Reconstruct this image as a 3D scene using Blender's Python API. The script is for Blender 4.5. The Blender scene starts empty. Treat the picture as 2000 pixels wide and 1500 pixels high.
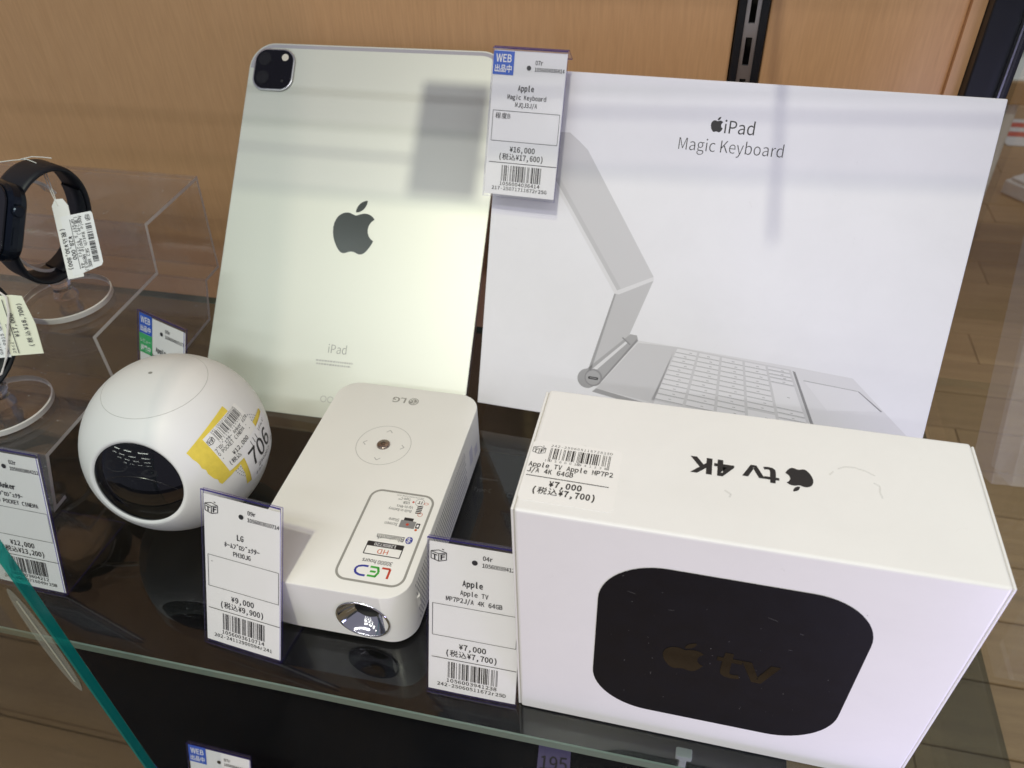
import bpy, math, random
from mathutils import Vector, Matrix
V = Vector
random.seed(7)
scene = bpy.context.scene
COL = scene.collection

# ------------------------------------------------------------------ camera
F_PX, CAM_Z = 1538.1, 0.3375
PITCH, ROLL, YAW = 0.6917, -0.0351, -0.2441
cy_, sy_ = math.cos(YAW), math.sin(YAW)
FW = V((sy_*math.cos(PITCH), cy_*math.cos(PITCH), -math.sin(PITCH)))
R0 = V((cy_, -sy_, 0)); U0 = R0.cross(FW)
RT = math.cos(ROLL)*R0 + math.sin(ROLL)*U0
UP = -math.sin(ROLL)*R0 + math.cos(ROLL)*U0
CAM = V((0, 0, CAM_Z))
cd = bpy.data.cameras.new('camera'); cam = bpy.data.objects.new('camera', cd); COL.objects.link(cam)
cam.matrix_world = Matrix(((RT.x, UP.x, -FW.x, CAM.x), (RT.y, UP.y, -FW.y, CAM.y), (RT.z, UP.z, -FW.z, CAM.z), (0, 0, 0, 1)))
cd.sensor_width = 36; cd.lens = F_PX/2000*36; cd.clip_start = .01; cd.clip_end = 60
cd.dof.use_dof = True; cd.dof.focus_distance = .355; cd.dof.aperture_fstop = 19
scene.camera = cam
def ray(px): return FW + RT*((px[0]-1000)/F_PX) - UP*((px[1]-750)/F_PX)
def pz(px, z=0.):
    d = ray(px); return CAM + d*((z-CAM.z)/d.z)
def pplane(px, o, n):
    d = ray(px); return CAM + d*((o-CAM).dot(n)/d.dot(n))
def pdep(px, dep): return CAM + ray(px)*dep

# ------------------------------------------------------------------ light and exposure
w = bpy.data.worlds.new('World'); scene.world = w; w.use_nodes = True
bg = w.node_tree.nodes['Background']; bg.inputs[0].default_value = (.82, .80, 1.0, 1); bg.inputs[1].default_value = .27
scene.view_settings.view_transform = 'Standard'; scene.view_settings.look = 'None'
scene.view_settings.exposure = -.19; scene.view_settings.gamma = 1
def area(name, loc, target, sx, sy, power, col, shape='RECTANGLE'):
    l = bpy.data.lights.new(name, 'AREA'); l.shape = shape; l.size = sx; l.size_y = sy; l.energy = power; l.color = col
    o = bpy.data.objects.new(name, l); COL.objects.link(o); o.location = loc
    o.rotation_euler = (V(target)-V(loc)).to_track_quat('-Z', 'Y').to_euler(); return o
area('ceiling_downlight', (-.13, -.77, 2.05), (-.1, .3, 0), .07, .07, 24.5, (1, .985, .77), 'DISK')
for i, x in enumerate((-1.5, -.5, .5, 1.5)):
    for j, y in enumerate((-2.6, -1.35)):
        area('ceiling_tube', (x, y, 2.3), (x, y, 0), .85, .07, 9, (.98, .965, 1))
for j, y in enumerate((-4.2, -5.6, -7.4, -10)):
    for i in range(4): area('ceiling_tube', (-6.6+i*1.9+j*.2, y, 2.4), (-6.6+i*1.9+j*.2, y, 0), 1.1, .08, 9, (1, .99, .92))
area('case_led', (.33, .03, -.10), (.08, .28, .06), .22, .05, 1.15, (.62, .57, 1))
for x, y in ((1.3, 1.2), (2.4, 2.6), (1.2, 3.4)): area('ceiling_tube', (x, y, 2.3), (x, y, 0), .9, .08, 14, (1, .98, .95))  # unseen tubes added to brighten the shop floor beyond the side glass
cy = scene.cycles
cy.max_bounces = 12; cy.transparent_max_bounces = 40; cy.glossy_bounces = 6; cy.diffuse_bounces = 5
cy.use_denoising = True; cy.caustics_reflective = False; cy.caustics_refractive = False
cy.sample_clamp_indirect = 4

# ------------------------------------------------------------------ materials
MATS = {}
def nmat(name):
    m = bpy.data.materials.new(name); m.use_nodes = True; MATS[name] = m
    nt = m.node_tree; b = nt.nodes['Principled BSDF']; return m, nt, b
def node(nt, t, **kw):
    n = nt.nodes.new(t)
    for k, v in kw.items(): setattr(n, k, v)
    return n
def coords(nt, scale=(1, 1, 1), obj=True):
    tc = node(nt, 'ShaderNodeTexCoord'); mp = node(nt, 'ShaderNodeMapping')
    mp.inputs['Scale'].default_value = scale
    nt.links.new(tc.outputs['Object' if obj else 'Generated'], mp.inputs[0]); return mp.outputs[0]
def noise(nt, co, scale, detail=4, rough=.5, dist=0):
    n = node(nt, 'ShaderNodeTexNoise'); n.inputs['Scale'].default_value = scale; n.inputs['Detail'].default_value = detail
    n.inputs['Roughness'].default_value = rough; n.inputs['Distortion'].default_value = dist
    nt.links.new(co, n.inputs['Vector']); return n.outputs['Fac']
def ramp(nt, fac, stops):
    r = node(nt, 'ShaderNodeValToRGB'); e = r.color_ramp.elements
    while len(e) < len(stops): e.new(.5)
    for el, (p, c) in zip(e, stops): el.position = p; el.color = c if len(c) == 4 else (*c, 1)
    nt.links.new(fac, r.inputs[0]); return r.outputs[0]
def bump(nt, b, h, strength, dist=.0005):
    n = node(nt, 'ShaderNodeBump'); n.inputs['Strength'].default_value = strength; n.inputs['Distance'].default_value = dist
    nt.links.new(h, n.inputs['Height']); nt.links.new(n.outputs[0], b.inputs['Normal'])
def plain(name, col, rough=.5, metal=0, spec=.5, var=0, vscale=60, bmp=0, bscale=800):
    m, nt, b = nmat(name)
    b.inputs['Base Color'].default_value = (*col, 1); b.inputs['Roughness'].default_value = rough
    b.inputs['Metallic'].default_value = metal; b.inputs['Specular IOR Level'].default_value = spec
    if var or bmp: co = coords(nt)
    if var:
        f = noise(nt, co, vscale, 6, .65)
        nt.links.new(ramp(nt, f, [(.3, tuple(c*(1-var) for c in col)), (.7, tuple(min(1, c*(1+var*.4)) for c in col))]), b.inputs['Base Color'])
        r = node(nt, 'ShaderNodeMapRange'); r.inputs[3].default_value = max(0, rough-.08); r.inputs[4].default_value = min(1, rough+.1)
        nt.links.new(f, r.inputs[0]); nt.links.new(r.outputs[0], b.inputs['Roughness'])
    if bmp: bump(nt, b, noise(nt, co, bscale, 3), bmp)
    return m
def thin_glass(name, tint=(1, 1, 1), ior=1.5, rough=0., dust_haze=0., dscale=700):
    m = bpy.data.materials.new(name); m.use_nodes = True; MATS[name] = m; nt = m.node_tree
    nt.nodes.remove(nt.nodes['Principled BSDF']); out = nt.nodes['Material Output']
    t = node(nt, 'ShaderNodeBsdfTransparent'); t.inputs[0].default_value = (*tint, 1)
    g = node(nt, 'ShaderNodeBsdfGlossy'); g.inputs['Roughness'].default_value = rough
    fr = node(nt, 'ShaderNodeFresnel'); geo = node(nt, 'ShaderNodeNewGeometry')
    mr = node(nt, 'ShaderNodeMapRange'); mr.inputs[3].default_value = ior; mr.inputs[4].default_value = 1/ior
    nt.links.new(geo.outputs['Backfacing'], mr.inputs[0]); nt.links.new(mr.outputs[0], fr.inputs[0])
    mx = node(nt, 'ShaderNodeMixShader'); nt.links.new(fr.outputs[0], mx.inputs[0]); nt.links.new(t.outputs[0], mx.inputs[1]); nt.links.new(g.outputs[0], mx.inputs[2])
    last = mx.outputs[0]
    if dust_haze:
        co = coords(nt)
        a = noise(nt, co, dscale, 2, .6); bsm = noise(nt, co, 14, 5, .6, .6)
        ra = ramp(nt, a, [(.70, (0, 0, 0)), (.80, (1, 1, 1))]); rb = ramp(nt, bsm, [(.42, (0, 0, 0)), (.75, (.10, .10, .10))])
        ad = node(nt, 'ShaderNodeMath', operation='ADD'); nt.links.new(ra, ad.inputs[0]); nt.links.new(rb, ad.inputs[1])
        mu = node(nt, 'ShaderNodeMath', operation='MULTIPLY'); mu.inputs[1].default_value = dust_haze; nt.links.new(ad.outputs[0], mu.inputs[0])
        d = node(nt, 'ShaderNodeBsdfDiffuse'); d.inputs[0].default_value = (.6, .6, .6, 1)
        m2 = node(nt, 'ShaderNodeMixShader'); nt.links.new(mu.outputs[0], m2.inputs[0]); nt.links.new(last, m2.inputs[1]); nt.links.new(d.outputs[0], m2.inputs[2]); last = m2.outputs[0]
    nt.links.new(last, out.inputs[0]); return m
def edge_glass(name, col, trans=.5, tint=None):
    m = bpy.data.materials.new(name); m.use_nodes = True; MATS[name] = m; nt = m.node_tree
    b = nt.nodes['Principled BSDF']; out = nt.nodes['Material Output']
    b.inputs['Base Color'].default_value = (*col, 1); b.inputs['Roughness'].default_value = .15
    t = node(nt, 'ShaderNodeBsdfTransparent'); t.inputs[0].default_value = (*(tint or col), 1)
    mx = node(nt, 'ShaderNodeMixShader'); mx.inputs[0].default_value = trans
    nt.links.new(b.outputs[0], mx.inputs[1]); nt.links.new(t.outputs[0], mx.inputs[2]); nt.links.new(mx.outputs[0], out.inputs[0]); return m
def carton(name, col=(.82, .815, .80)):
    m, nt, b = nmat(name); co = coords(nt)
    a = noise(nt, co, 22, 8, .7, .3); s = noise(nt, co, 130, 6, .75, 1.2)
    base = ramp(nt, a, [(.30, tuple(c*.965 for c in col)), (.62, col)])
    scf = ramp(nt, s, [(.66, (1, 1, 1)), (.76, (.86, .855, .84))])
    mx = node(nt, 'ShaderNodeMix', data_type='RGBA', blend_type='MULTIPLY'); mx.inputs[0].default_value = 1
    nt.links.new(base, mx.inputs[6]); nt.links.new(scf, mx.inputs[7]); nt.links.new(mx.outputs[2], b.inputs['Base Color'])
    b.inputs['Roughness'].default_value = .42; bump(nt, b, noise(nt, co, 700, 3), .05, .0003); return m
def wood(name, c1, c2, axis='z', rough=.45, scale=1.0, knots=False):
    m, nt, b = nmat(name)
    sc = {'z': (14, 14, .9), 'x': (.8, 12, 12)}[axis]
    co = coords(nt, tuple(s*scale for s in sc)); oi = node(nt, 'ShaderNodeObjectInfo')
    av = node(nt, 'ShaderNodeVectorMath', operation='ADD'); nt.links.new(co, av.inputs[0])
    ml = node(nt, 'ShaderNodeMath', operation='MULTIPLY'); ml.inputs[1].default_value = 37; nt.links.new(oi.outputs['Random'], ml.inputs[0])
    nt.links.new(ml.outputs[0], av.inputs[1]); v = av.outputs[0]
    f = noise(nt, v, 3.0, 8, .62, .5); g = noise(nt, v, 22, 4, .6)
    c = ramp(nt, f, [(.3, c1), (.72, c2)]); cg = ramp(nt, g, [(.3, (.86, .84, .82)), (.65, (1, 1, 1))])
    mx = node(nt, 'ShaderNodeMix', data_type='RGBA', blend_type='MULTIPLY'); mx.inputs[0].default_value = .8
    nt.links.new(c, mx.inputs[6]); nt.links.new(cg, mx.inputs[7]); last = mx.outputs[2]
    if knots:
        vo = node(nt, 'ShaderNodeTexVoronoi'); vo.inputs['Scale'].default_value = 1
        mp = coords(nt, (4.5, 9, 1)); ad2 = node(nt, 'ShaderNodeVectorMath', operation='ADD'); nt.links.new(mp, ad2.inputs[0]); nt.links.new(ml.outputs[0], ad2.inputs[1])
        nt.links.new(ad2.outputs[0], vo.inputs['Vector'])
        k = ramp(nt, vo.outputs['Distance'], [(.03, (.28, .24, .2)), (.16, (1, 1, 1))])
        m3 = node(nt, 'ShaderNodeMix', data_type='RGBA', blend_type='MULTIPLY'); m3.inputs[0].default_value = .9
        nt.links.new(last, m3.inputs[6]); nt.links.new(k, m3.inputs[7]); last = m3.outputs[2]
        m4 = node(nt, 'ShaderNodeMix', data_type='RGBA', blend_type='MULTIPLY'); m4.inputs[0].default_value = 1
        rr = ramp(nt, oi.outputs['Random'], [(0, (.8, .8, .8)), (1, (1.0, 1.0, 1.0))]); nt.links.new(last, m4.inputs[6]); nt.links.new(rr, m4.inputs[7]); last = m4.outputs[2]
    nt.links.new(last, b.inputs['Base Color']); b.inputs['Roughness'].default_value = rough
    bump(nt, b, g, .06, .0004); return m

wood('wood_panel', (.61, .355, .175), (.635, .375, .19), 'z', .38, 2.2)
wood('wood_floor', (.36, .225, .10), (.48, .315, .145), 'x', .42, 1, True)
plain('black_metal', (.010, .011, .014), .42, 0, .3, .1)
plain('groove', (.012, .010, .009), .8)
plain('slot_metal', (.42, .42, .44), .34, .85)
plain('black_board', (.006, .0065, .008), .22, 0, .45, .2, 30)
thin_glass('shelf_glass', (.66, .71, .71), 1.54, 0, .10, 800)
edge_glass('upper_edge', (.3, .36, .34), .6, (.75, .85, .82))
thin_glass('upper_glass', (.90, .895, .93), 1.52)
edge_glass('shelf_edge', (.15, .21, .17), .25, (.3, .5, .42))
thin_glass('clear_glass', (.95, .98, .97), 1.52, 0, .10, 500)
thin_glass('door_glass', (.93, .97, .96), 1.52, 0, .12, 500)
edge_glass('teal_edge', (.0, .20, .16), .38, (.05, .6, .5))
edge_glass('scuff', (.45, .45, .43), .86, (1, 1, 1)); edge_glass('pull_line', (.5, .5, .40), .45, (.8, .9, .85)); edge_glass('ground_glass', (.45, .48, .42), .72, (.8, .9, .85))
thin_glass('acrylic', (.955, .945, .95), 1.68, .03, .75, 400)  # strong pale haze mixed into the surface stands for glare on the acrylic
edge_glass('acrylic_edge', (.90, .86, .84), .15, (.95, .9, .9))
thin_glass('holder_clear', (.99, .99, .995), 1.40, .16)
edge_glass('holder_edge', (.08, .065, .25), .66, (.5, .45, .85))
plain('paper', (.86, .855, .83), .6, 0, .4, .02, 40)
plain('paper_cool', (.86, .86, .87), .6, 0, .4, .02, 40)
plain('paper_cream', (.82, .82, .66), .55, 0, .4, .02, 40)
plain('ink', (.018, .017, .018), .5)
plain('ink_soft', (.05, .05, .05), .5); plain('ink_grey', (.22, .22, .22), .5)
plain('ink_light', (.42, .42, .41), .5)
plain('ink_white', (.85, .85, .85), .5)
plain('badge_blue', (.012, .10, .56), .4)
plain('badge_green', (.03, .42, .12), .4)
carton('carton', (.82, .82, .812))
carton('carton_cool', (.80, .80, .835))
plain('carton_core', (.50, .48, .42), .8)
plain('gloss_sticker', (.84, .836, .828), .30, 0, .45, .008, 50)
plain('ipad_metal', (.655, .675, .605), .44, .45, .5, .012, 500, .02, 2500)
plain('ipad_side', (.62, .62, .64), .28, .95)
plain('antenna', (.40, .39, .43), .45)
plain('logo_dark_reflection', (.060, .068, .062), .22, .35)  # dark reflection of the polished logo put into its base colour
plain('lens_glass', (.004, .004, .006), .05, 0, .6)
plain('lens_ring', (.012, .012, .014), .25)
plain('flash', (.75, .70, .60), .3)
plain('white_plastic', (.80, .80, .765), .34, 0, .45, .012, 30, .03, 1500)
plain('astro_plastic', (.80, .80, .79), .42, 0, .4, .012, 30)
plain('seam_grey', (.50, .50, .48), .6)
plain('white_shadow', (.60, .60, .66), .5)
plain('vent', (.22, .22, .27), .7)
plain('chrome', (.82, .83, .85), .09, 1)
plain('button_metal', (.36, .30, .26), .25, .9)
plain('frame_grey', (.30, .30, .275), .4)
plain('red_ink', (.50, .06, .03), .5); plain('green_ink', (.05, .38, .04), .5); plain('blue_ink', (.03, .04, .30), .5); plain('orange_ink', (.55, .11, .03), .5)
plain('device_black', (.0065, .0068, .0092), .55, 0, .16, .25, 90)
plain('device_gloss', (.002, .002, .002), .06, 0, .45)
plain('yellow_tape', (.84, .66, .09), .5, 0, .4, .12, 180)
plain('strap', (.008, .010, .016), .5, 0, .4)
plain('watch_case', (.012, .018, .032), .25, .6)
plain('string', (.75, .74, .70), .8)
plain('fixture_white', (.70, .70, .66), .5); plain('fixture_red', (.55, .05, .03), .5); plain('fixture_wood', (.36, .22, .10), .5)
plain('box_dark', (.035, .040, .040), .4, 0, .4, .1); plain('box_grey', (.016, .016, .02), .3); plain('dim_paper', (.05, .05, .065), .6); plain('lavender', (.30, .30, .48), .5)
plain('shaded_violet', (.07, .06, .12), .5); plain('rubber', (.02, .02, .02), .8)
for k, a in dict(k_cover=.60, k_cover2=.54, k_edge=.72, k_base=.70, k_key=.745, k_line=.36, k_dark=.05, k_mid=.28, k_hinge=.40, k_pad=.74, k_shadow=.62, k_field=.60).items():
    plain(k, (a*.985, a*.98, a*1.01), .42)

m_, nt_, b_ = nmat('solid_acrylic'); b_.inputs['Base Color'].default_value = (.97, .96, .97, 1); b_.inputs['Transmission Weight'].default_value = 1; b_.inputs['Roughness'].default_value = .03; b_.inputs['IOR'].default_value = 1.49
# ------------------------------------------------------------------ mesh helpers
class MB:
    def __init__(s): s.v = []; s.f = []; s.m = []
    def add(s, vs, fs, m=0):
        b = len(s.v); s.v += [tuple(v) for v in vs]; s.f += [tuple(i+b for i in f) for f in fs]
        s.m += (m if isinstance(m, list) else [m]*len(fs)); return s
    def box(s, x0, x1, y0, y1, z0, z1, m=0, M=None):
        vs = [V((x, y, z)) for z in (z0, z1) for y in (y0, y1) for x in (x0, x1)]
        if M: vs = [M @ v for v in vs]
        return s.add(vs, [(0, 2, 3, 1), (4, 5, 7, 6), (0, 1, 5, 4), (2, 6, 7, 3), (0, 4, 6, 2), (1, 3, 7, 5)], m)
    def poly(s, pts, z=0, m=0): return s.add([(p[0], p[1], z) for p in pts], [tuple(range(len(pts)))], m)
    def prism(s, pts, z0, z1, m=0, ms=None):
        n = len(pts); vs = [(x, y, z0) for x, y in pts]+[(x, y, z1) for x, y in pts]
        fs = [tuple(range(n-1, -1, -1)), tuple(range(n, 2*n))]+[(i, (i+1) % n, n+(i+1) % n, n+i) for i in range(n)]
        return s.add(vs, fs, [m, m]+[m if ms is None else ms]*n)
    def line(s, a, b, wd, z=0, m=0):
        a = V((a[0], a[1])); b = V((b[0], b[1])); d = (b-a)
        if d.length < 1e-9: return s
        d.normalize(); n = V((-d.y, d.x))*wd/2
        return s.poly([a-n, b-n, b+n, a+n], z, m)
    def build(s, name, mats, parent=None, fn=None, smooth=False, bevel=None, seg=2):
        me = bpy.data.meshes.new(name)
        vs = [tuple(fn(V(v))) for v in s.v] if fn else s.v
        me.from_pydata(vs, [], s.f); me.update()
        for mt in ([mats] if isinstance(mats, str) else mats): me.materials.append(MATS[mt])
        me.polygons.foreach_set('material_index', s.m)
        if smooth: me.polygons.foreach_set('use_smooth', [True]*len(me.polygons))
        o = bpy.data.objects.new(name, me); COL.objects.link(o)
        if parent: o.parent = parent
        if bevel:
            md = o.modifiers.new('bevel', 'BEVEL'); md.width = bevel; md.segments = seg; md.limit_method = 'ANGLE'; md.angle_limit = math.radians(40); md.harden_normals = False
        return o
def tag(o, label, cat, group=None):
    o['label'] = label; o['category'] = cat
    if group: o['group'] = group
    return o
def frame(o, e, u):
    n = e.cross(u); return Matrix(((e.x, u.x, n.x, o.x), (e.y, u.y, n.y, o.y), (e.z, u.z, n.z, o.z), (0, 0, 0, 1)))
def thing(name, label, cat, M, group=None):
    o = bpy.data.objects.new(name, None); COL.objects.link(o); o.empty_display_size = .02; o.matrix_world = M
    return tag(o, label, cat, group)
def yawM(x, y, a, z=0): return Matrix.Translation((x, y, z)) @ Matrix.Rotation(a, 4, 'Z')
def panelM(x, y, yaw, tilt, z=0):
    e = V((math.cos(yaw), math.sin(yaw), 0)); n = V((-math.sin(yaw), math.cos(yaw), 0))
    return frame(V((x, y, z)), e, math.cos(tilt)*V((0, 0, 1))+math.sin(tilt)*n)
def rrect(x0, x1, y0, y1, r, seg=8, power=None):
    pts = []
    rs = r if isinstance(r, (list, tuple)) else [r]*4       # br, tr, tl, bl
    for (cx, cy, a0), rr in zip((((x1), (y0), -90), ((x1), (y1), 0), ((x0), (y1), 90), ((x0), (y0), 180)), rs):
        ox = cx-rr if cx == x1 else cx+rr; oy = cy-rr if cy == y0+(y1-y0) else cy+rr
        for k in range(seg+1):
            a = math.radians(a0+90*k/seg); pts.append((ox+rr*math.cos(a), oy+rr*math.sin(a)))
    return pts
def circ(cx, cy, r, n=32, a0=0, a1=360): return [(cx+r*math.cos(math.radians(a0+(a1-a0)*k/n)), cy+r*math.sin(math.radians(a0+(a1-a0)*k/n))) for k in range(n if a1-a0 == 360 else n+1)]
def ringpoly(mb, outer, inner, z, m=0):
    n = len(outer); mb.add([(x, y, z) for x, y in outer]+[(x, y, z) for x, y in inner], [(i, (i+1) % n, n+(i+1) % n, n+i) for i in range(n)], m)
def tube(mb, pts, r, n=8, m=0, closed=False):
    pts = [V(p) for p in pts]; rings = []
    ref = V((.3, .5, .81))
    for i, p in enumerate(pts):
        d = (pts[(i+1) % len(pts)]-pts[i-1]) if closed else (pts[min(i+1, len(pts)-1)]-pts[max(i-1, 0)])
        d.normalize(); a = d.cross(ref).normalized(); b = d.cross(a)
        rings.append([p+(a*math.cos(2*math.pi*k/n)+b*math.sin(2*math.pi*k/n))*r for k in range(n)])
    vs = [v for rg in rings for v in rg]; fs = []
    L = len(rings)
    for i in range(L if closed else L-1):
        for k in range(n): fs.append((i*n+k, i*n+(k+1) % n, ((i+1) % L)*n+(k+1) % n, ((i+1) % L)*n+k))
    mb.add(vs, fs, m)
def lathe(mb, prof, n=48, m=0, M=None):
    vs = []; fs = []
    for r, z in prof:
        for k in range(n): vs.append(V((r*math.cos(2*math.pi*k/n), r*math.sin(2*math.pi*k/n), z)))
    if M: vs = [M @ v for v in vs]
    for i in range(len(prof)-1):
        for k in range(n): fs.append((i*n+k, i*n+(k+1) % n, (i+1)*n+(k+1) % n, (i+1)*n+k))
    mb.add(vs, fs, m)

# ---- lettering
FC = bpy.data.curves.new('font', 'FONT'); FC.resolution_u = 3; FC.fill_mode = 'FRONT'
try:                                                          # Blender's own bundled typeface
    import os
    FC.font = bpy.data.fonts.load(os.path.join(bpy.utils.resource_path('LOCAL'), 'datafiles', 'fonts', 'Noto Sans CJK Regular.woff2'))
except Exception: pass
FO = bpy.data.objects.new('font', FC); GC = {}; OFFK = 1.
def glyph(s, off=0.):
    key = (s, off)
    if key not in GC:
        FC.body = s; FC.offset = off*OFFK
        me = bpy.data.meshes.new_from_object(FO)
        GC[key] = ([(q.co.x, q.co.y, 0) for q in me.vertices], [tuple(p.vertices) for p in me.polygons]); bpy.data.meshes.remove(me)
    return GC[key]
CAPH = max(p[1] for p in glyph('H')[0]); OFFK = CAPH/.69
def put(mb, g, fx, z=0, m=0):
    vs, fs = g
    if vs: mb.add([(*fx(x, y), z+k*7e-6) for x, y, k in vs], fs, m)
def fit(mb, s, x0, x1, yb, cap, z=0, m=0, off=0., slant=0):
    g = glyph(s, off); xs = [p[0] for p in g[0]]; a, b = min(xs), max(xs); k = (x1-x0)/(b-a); ky = cap/CAPH
    put(mb, g, lambda x, y: (x0+(x-a)*k+slant*y*ky, yb+y*ky), z, m)
def iswide(c): return ord(c) > 0x2e80 and not 0xff61 <= ord(c) <= 0xff9f
def mono(mb, s, cx, yb, cell, cap, z=0, m=0, off=0., align='c', narrow=.86):
    n = sum(2 if iswide(c) else 1 for c in s); x = {'c': cx-n*cell/2, 'l': cx, 'r': cx-n*cell}[align]; ky = cap/CAPH
    for c in s:
        wd = cell*(2 if iswide(c) else 1)
        if c != ' ':
            g = glyph(c, off*.35 if iswide(c) else off)
            if g[0]:
                xs = [p[0] for p in g[0]]; a, b = min(xs), max(xs); gw = (b-a)*ky; k = ky
                lim = wd*(.92 if iswide(c) else narrow)
                if gw > lim or (c.isalnum() and c not in 'Il1i' and not iswide(c)): k = ky*min(lim/gw, 1.0 if gw > lim else 1.15)
                ox = x+wd/2-(a+b)/2*k
                if c in ',.': ox = x+wd*.22-a*k
                put(mb, g, lambda px_, py_: (ox+px_*k, yb+py_*ky), z, m)
        x += wd
LC = '0001101 0011001 0010011 0111101 0100011 0110001 0101111 0111011 0110111 0001011'.split()
PAR = 'LLLLLL LLGLGG LLGGLG LLGGGL LGLLGG LGGLLG LGGGLL LGLGLG LGLGGL LGGLGL'.split()
def ean(d):
    r = '101'; pr = PAR[int(d[0])]
    for i in range(6):
        L = LC[int(d[1+i])]; Rr = ''.join('10'[int(c)] for c in L); r += L if pr[i] == 'L' else Rr[::-1]
    r += '01010'
    for i in range(6): r += ''.join('10'[int(c)] for c in LC[int(d[7+i])])
    return r+'101'
def barcode(mb, d, x0, x1, y0, y1, z=0, m=0, guard=0):
    b = ean(d); w_ = (x1-x0)/95; i = 0
    while i < 95:
        if b[i] == '1':
            j = i
            while j < 95 and b[j] == '1': j += 1
            g = guard if (i < 3 or 45 <= i < 50 or i >= 92) else 0
            mb.poly([(x0+i*w_, y0-g), (x0+j*w_-w_*.08, y0-g), (x0+j*w_-w_*.08, y1), (x0+i*w_, y1)], z, m); i = j
        else: i += 1
def tf_logo(mb, cx, cy, s, z=0, m=0):
    P = {k: (cx+a*s, cy+b*s) for k, (a, b) in dict(a=(-.5, .26), b=(0, .12), c=(.5, .26), d=(0, .40), e=(-.5, -.26), f=(0, -.42), g=(.5, -.26)).items()}
    for q in ('ab', 'bc', 'cd', 'da', 'ae', 'ef', 'fg', 'gc', 'bf'): mb.line(P[q[0]], P[q[1]], s*.05, z, m)
    for ch, x0, x1, sl in (('T', -.42, -.1, -.25), ('F', .12, .42, .25)):
        g = glyph(ch, .03); xs = [p[0] for p in g[0]]; a, b = min(xs), max(xs); k = (x1-x0)*s/(b-a); ky = .36*s/CAPH
        put(mb, g, lambda x, y: (cx+x0*s+(x-a)*k, cy-.26*s+y*ky+sl*((x-a)*k)+(-.0*s if ch == 'T' else -.03*s)), z, m)
    mb.line((cx+.22*s, cy+.50*s), (cx+.34*s, cy+.46*s), s*.06, z, m)
APPLE = "M12.152 6.896c-.948 0-2.415-1.078-3.96-1.04-2.04.027-3.91 1.183-4.961 3.014-2.117 3.675-.546 9.103 1.519 12.09 1.013 1.454 2.208 3.09 3.792 3.039 1.52-.065 2.09-.987 3.935-.987 1.831 0 2.35.987 3.96.948 1.637-.026 2.676-1.48 3.676-2.948 1.156-1.688 1.636-3.325 1.662-3.415-.039-.013-3.182-1.221-3.22-4.857-.026-3.04 2.48-4.494 2.597-4.559-1.429-2.09-3.623-2.324-4.39-2.376-2-.156-3.675 1.09-4.61 1.09z M15.53 3.83c.843-1.012 1.4-2.427 1.245-3.83-1.207.052-2.662.805-3.532 1.818-.78.896-1.454 2.338-1.273 3.714 1.338.104 2.715-.688 3.559-1.701z"
def apple_polys():
    import re
    out = []; cur = None; pts = []
    for cmd, args in re.findall(r'([McZz])([^McZz]*)', APPLE):
        nums = [float(a) for a in re.findall(r'-?\d*\.?\d+', args)]
        if cmd == 'M': cur = (nums[0], nums[1]); pts = [cur]
        elif cmd == 'c':
            for i in range(0, len(nums), 6):
                a, b, c, d, e, f = nums[i:i+6]; p0 = cur; p1 = (cur[0]+a, cur[1]+b); p2 = (cur[0]+c, cur[1]+d); p3 = (cur[0]+e, cur[1]+f)
                for k in range(1, 7):
                    t = k/6; u = 1-t; pts.append(tuple(u**3*p0[q]+3*u*u*t*p1[q]+3*u*t*t*p2[q]+t**3*p3[q] for q in (0, 1)))
                cur = p3
        else:
            if math.dist(pts[0], pts[-1]) < 1e-3: pts = pts[:-1]
            out.append([((x-11.85)/24, (12-y)/24) for x, y in pts]); pts = []
    return out
AP = apple_polys()
def apple(mb, cx, cy, h, z=0, m=0, wx=1., rot=0):
    for P in AP:
        q = [(x*h*wx, y*h) for x, y in P]
        if rot: q = [(-x, -y) for x, y in q]
        mb.poly([(cx+x, cy+y) for x, y in q][::-1], z, m)

# ================================================================== the place
WALL_Y, GLASS_X, FLOOR_Z = .517, .163, -.95
floor = MB().box(-2.6, 3.4, -2.6, 5.2, FLOOR_Z-.03, FLOOR_Z-.006).build('floor', 'groove'); floor['kind'] = 'structure'
pm = MB().box(-.65, .65, -.066, .066, -.012, 0).build('plank', 'wood_floor', floor, bevel=.0012, seg=1)
first = True
for r_, k in enumerate(range(-14, 34)):
    y = k*.1345; off = (r_*.47) % 1.302
    for q in range(-3, 4):
        x = q*1.302+off
        if x < -2.2 or x > 3.0: continue
        if y > 2.2 and x < -.3: continue
        o = pm if first else pm.copy()
        if not first: COL.objects.link(o); o.parent = floor
        first = False
        o.location = (x, y, FLOOR_Z+random.uniform(-.0006, .0004))
wall = MB().box(-.95, .1655, WALL_Y+.013, WALL_Y+.03, -.24, .95).build('back_wall', 'groove'); wall['kind'] = 'structure'
MB().box(-.95, .0165, WALL_Y, WALL_Y+.012, -.2, .95).build('wood_panel', 'wood_panel', wall, bevel=.001)
MB().box(.0355, .142, WALL_Y, WALL_Y+.012, -.2, .95).build('wood_panel', 'wood_panel', wall, bevel=.001)
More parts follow.
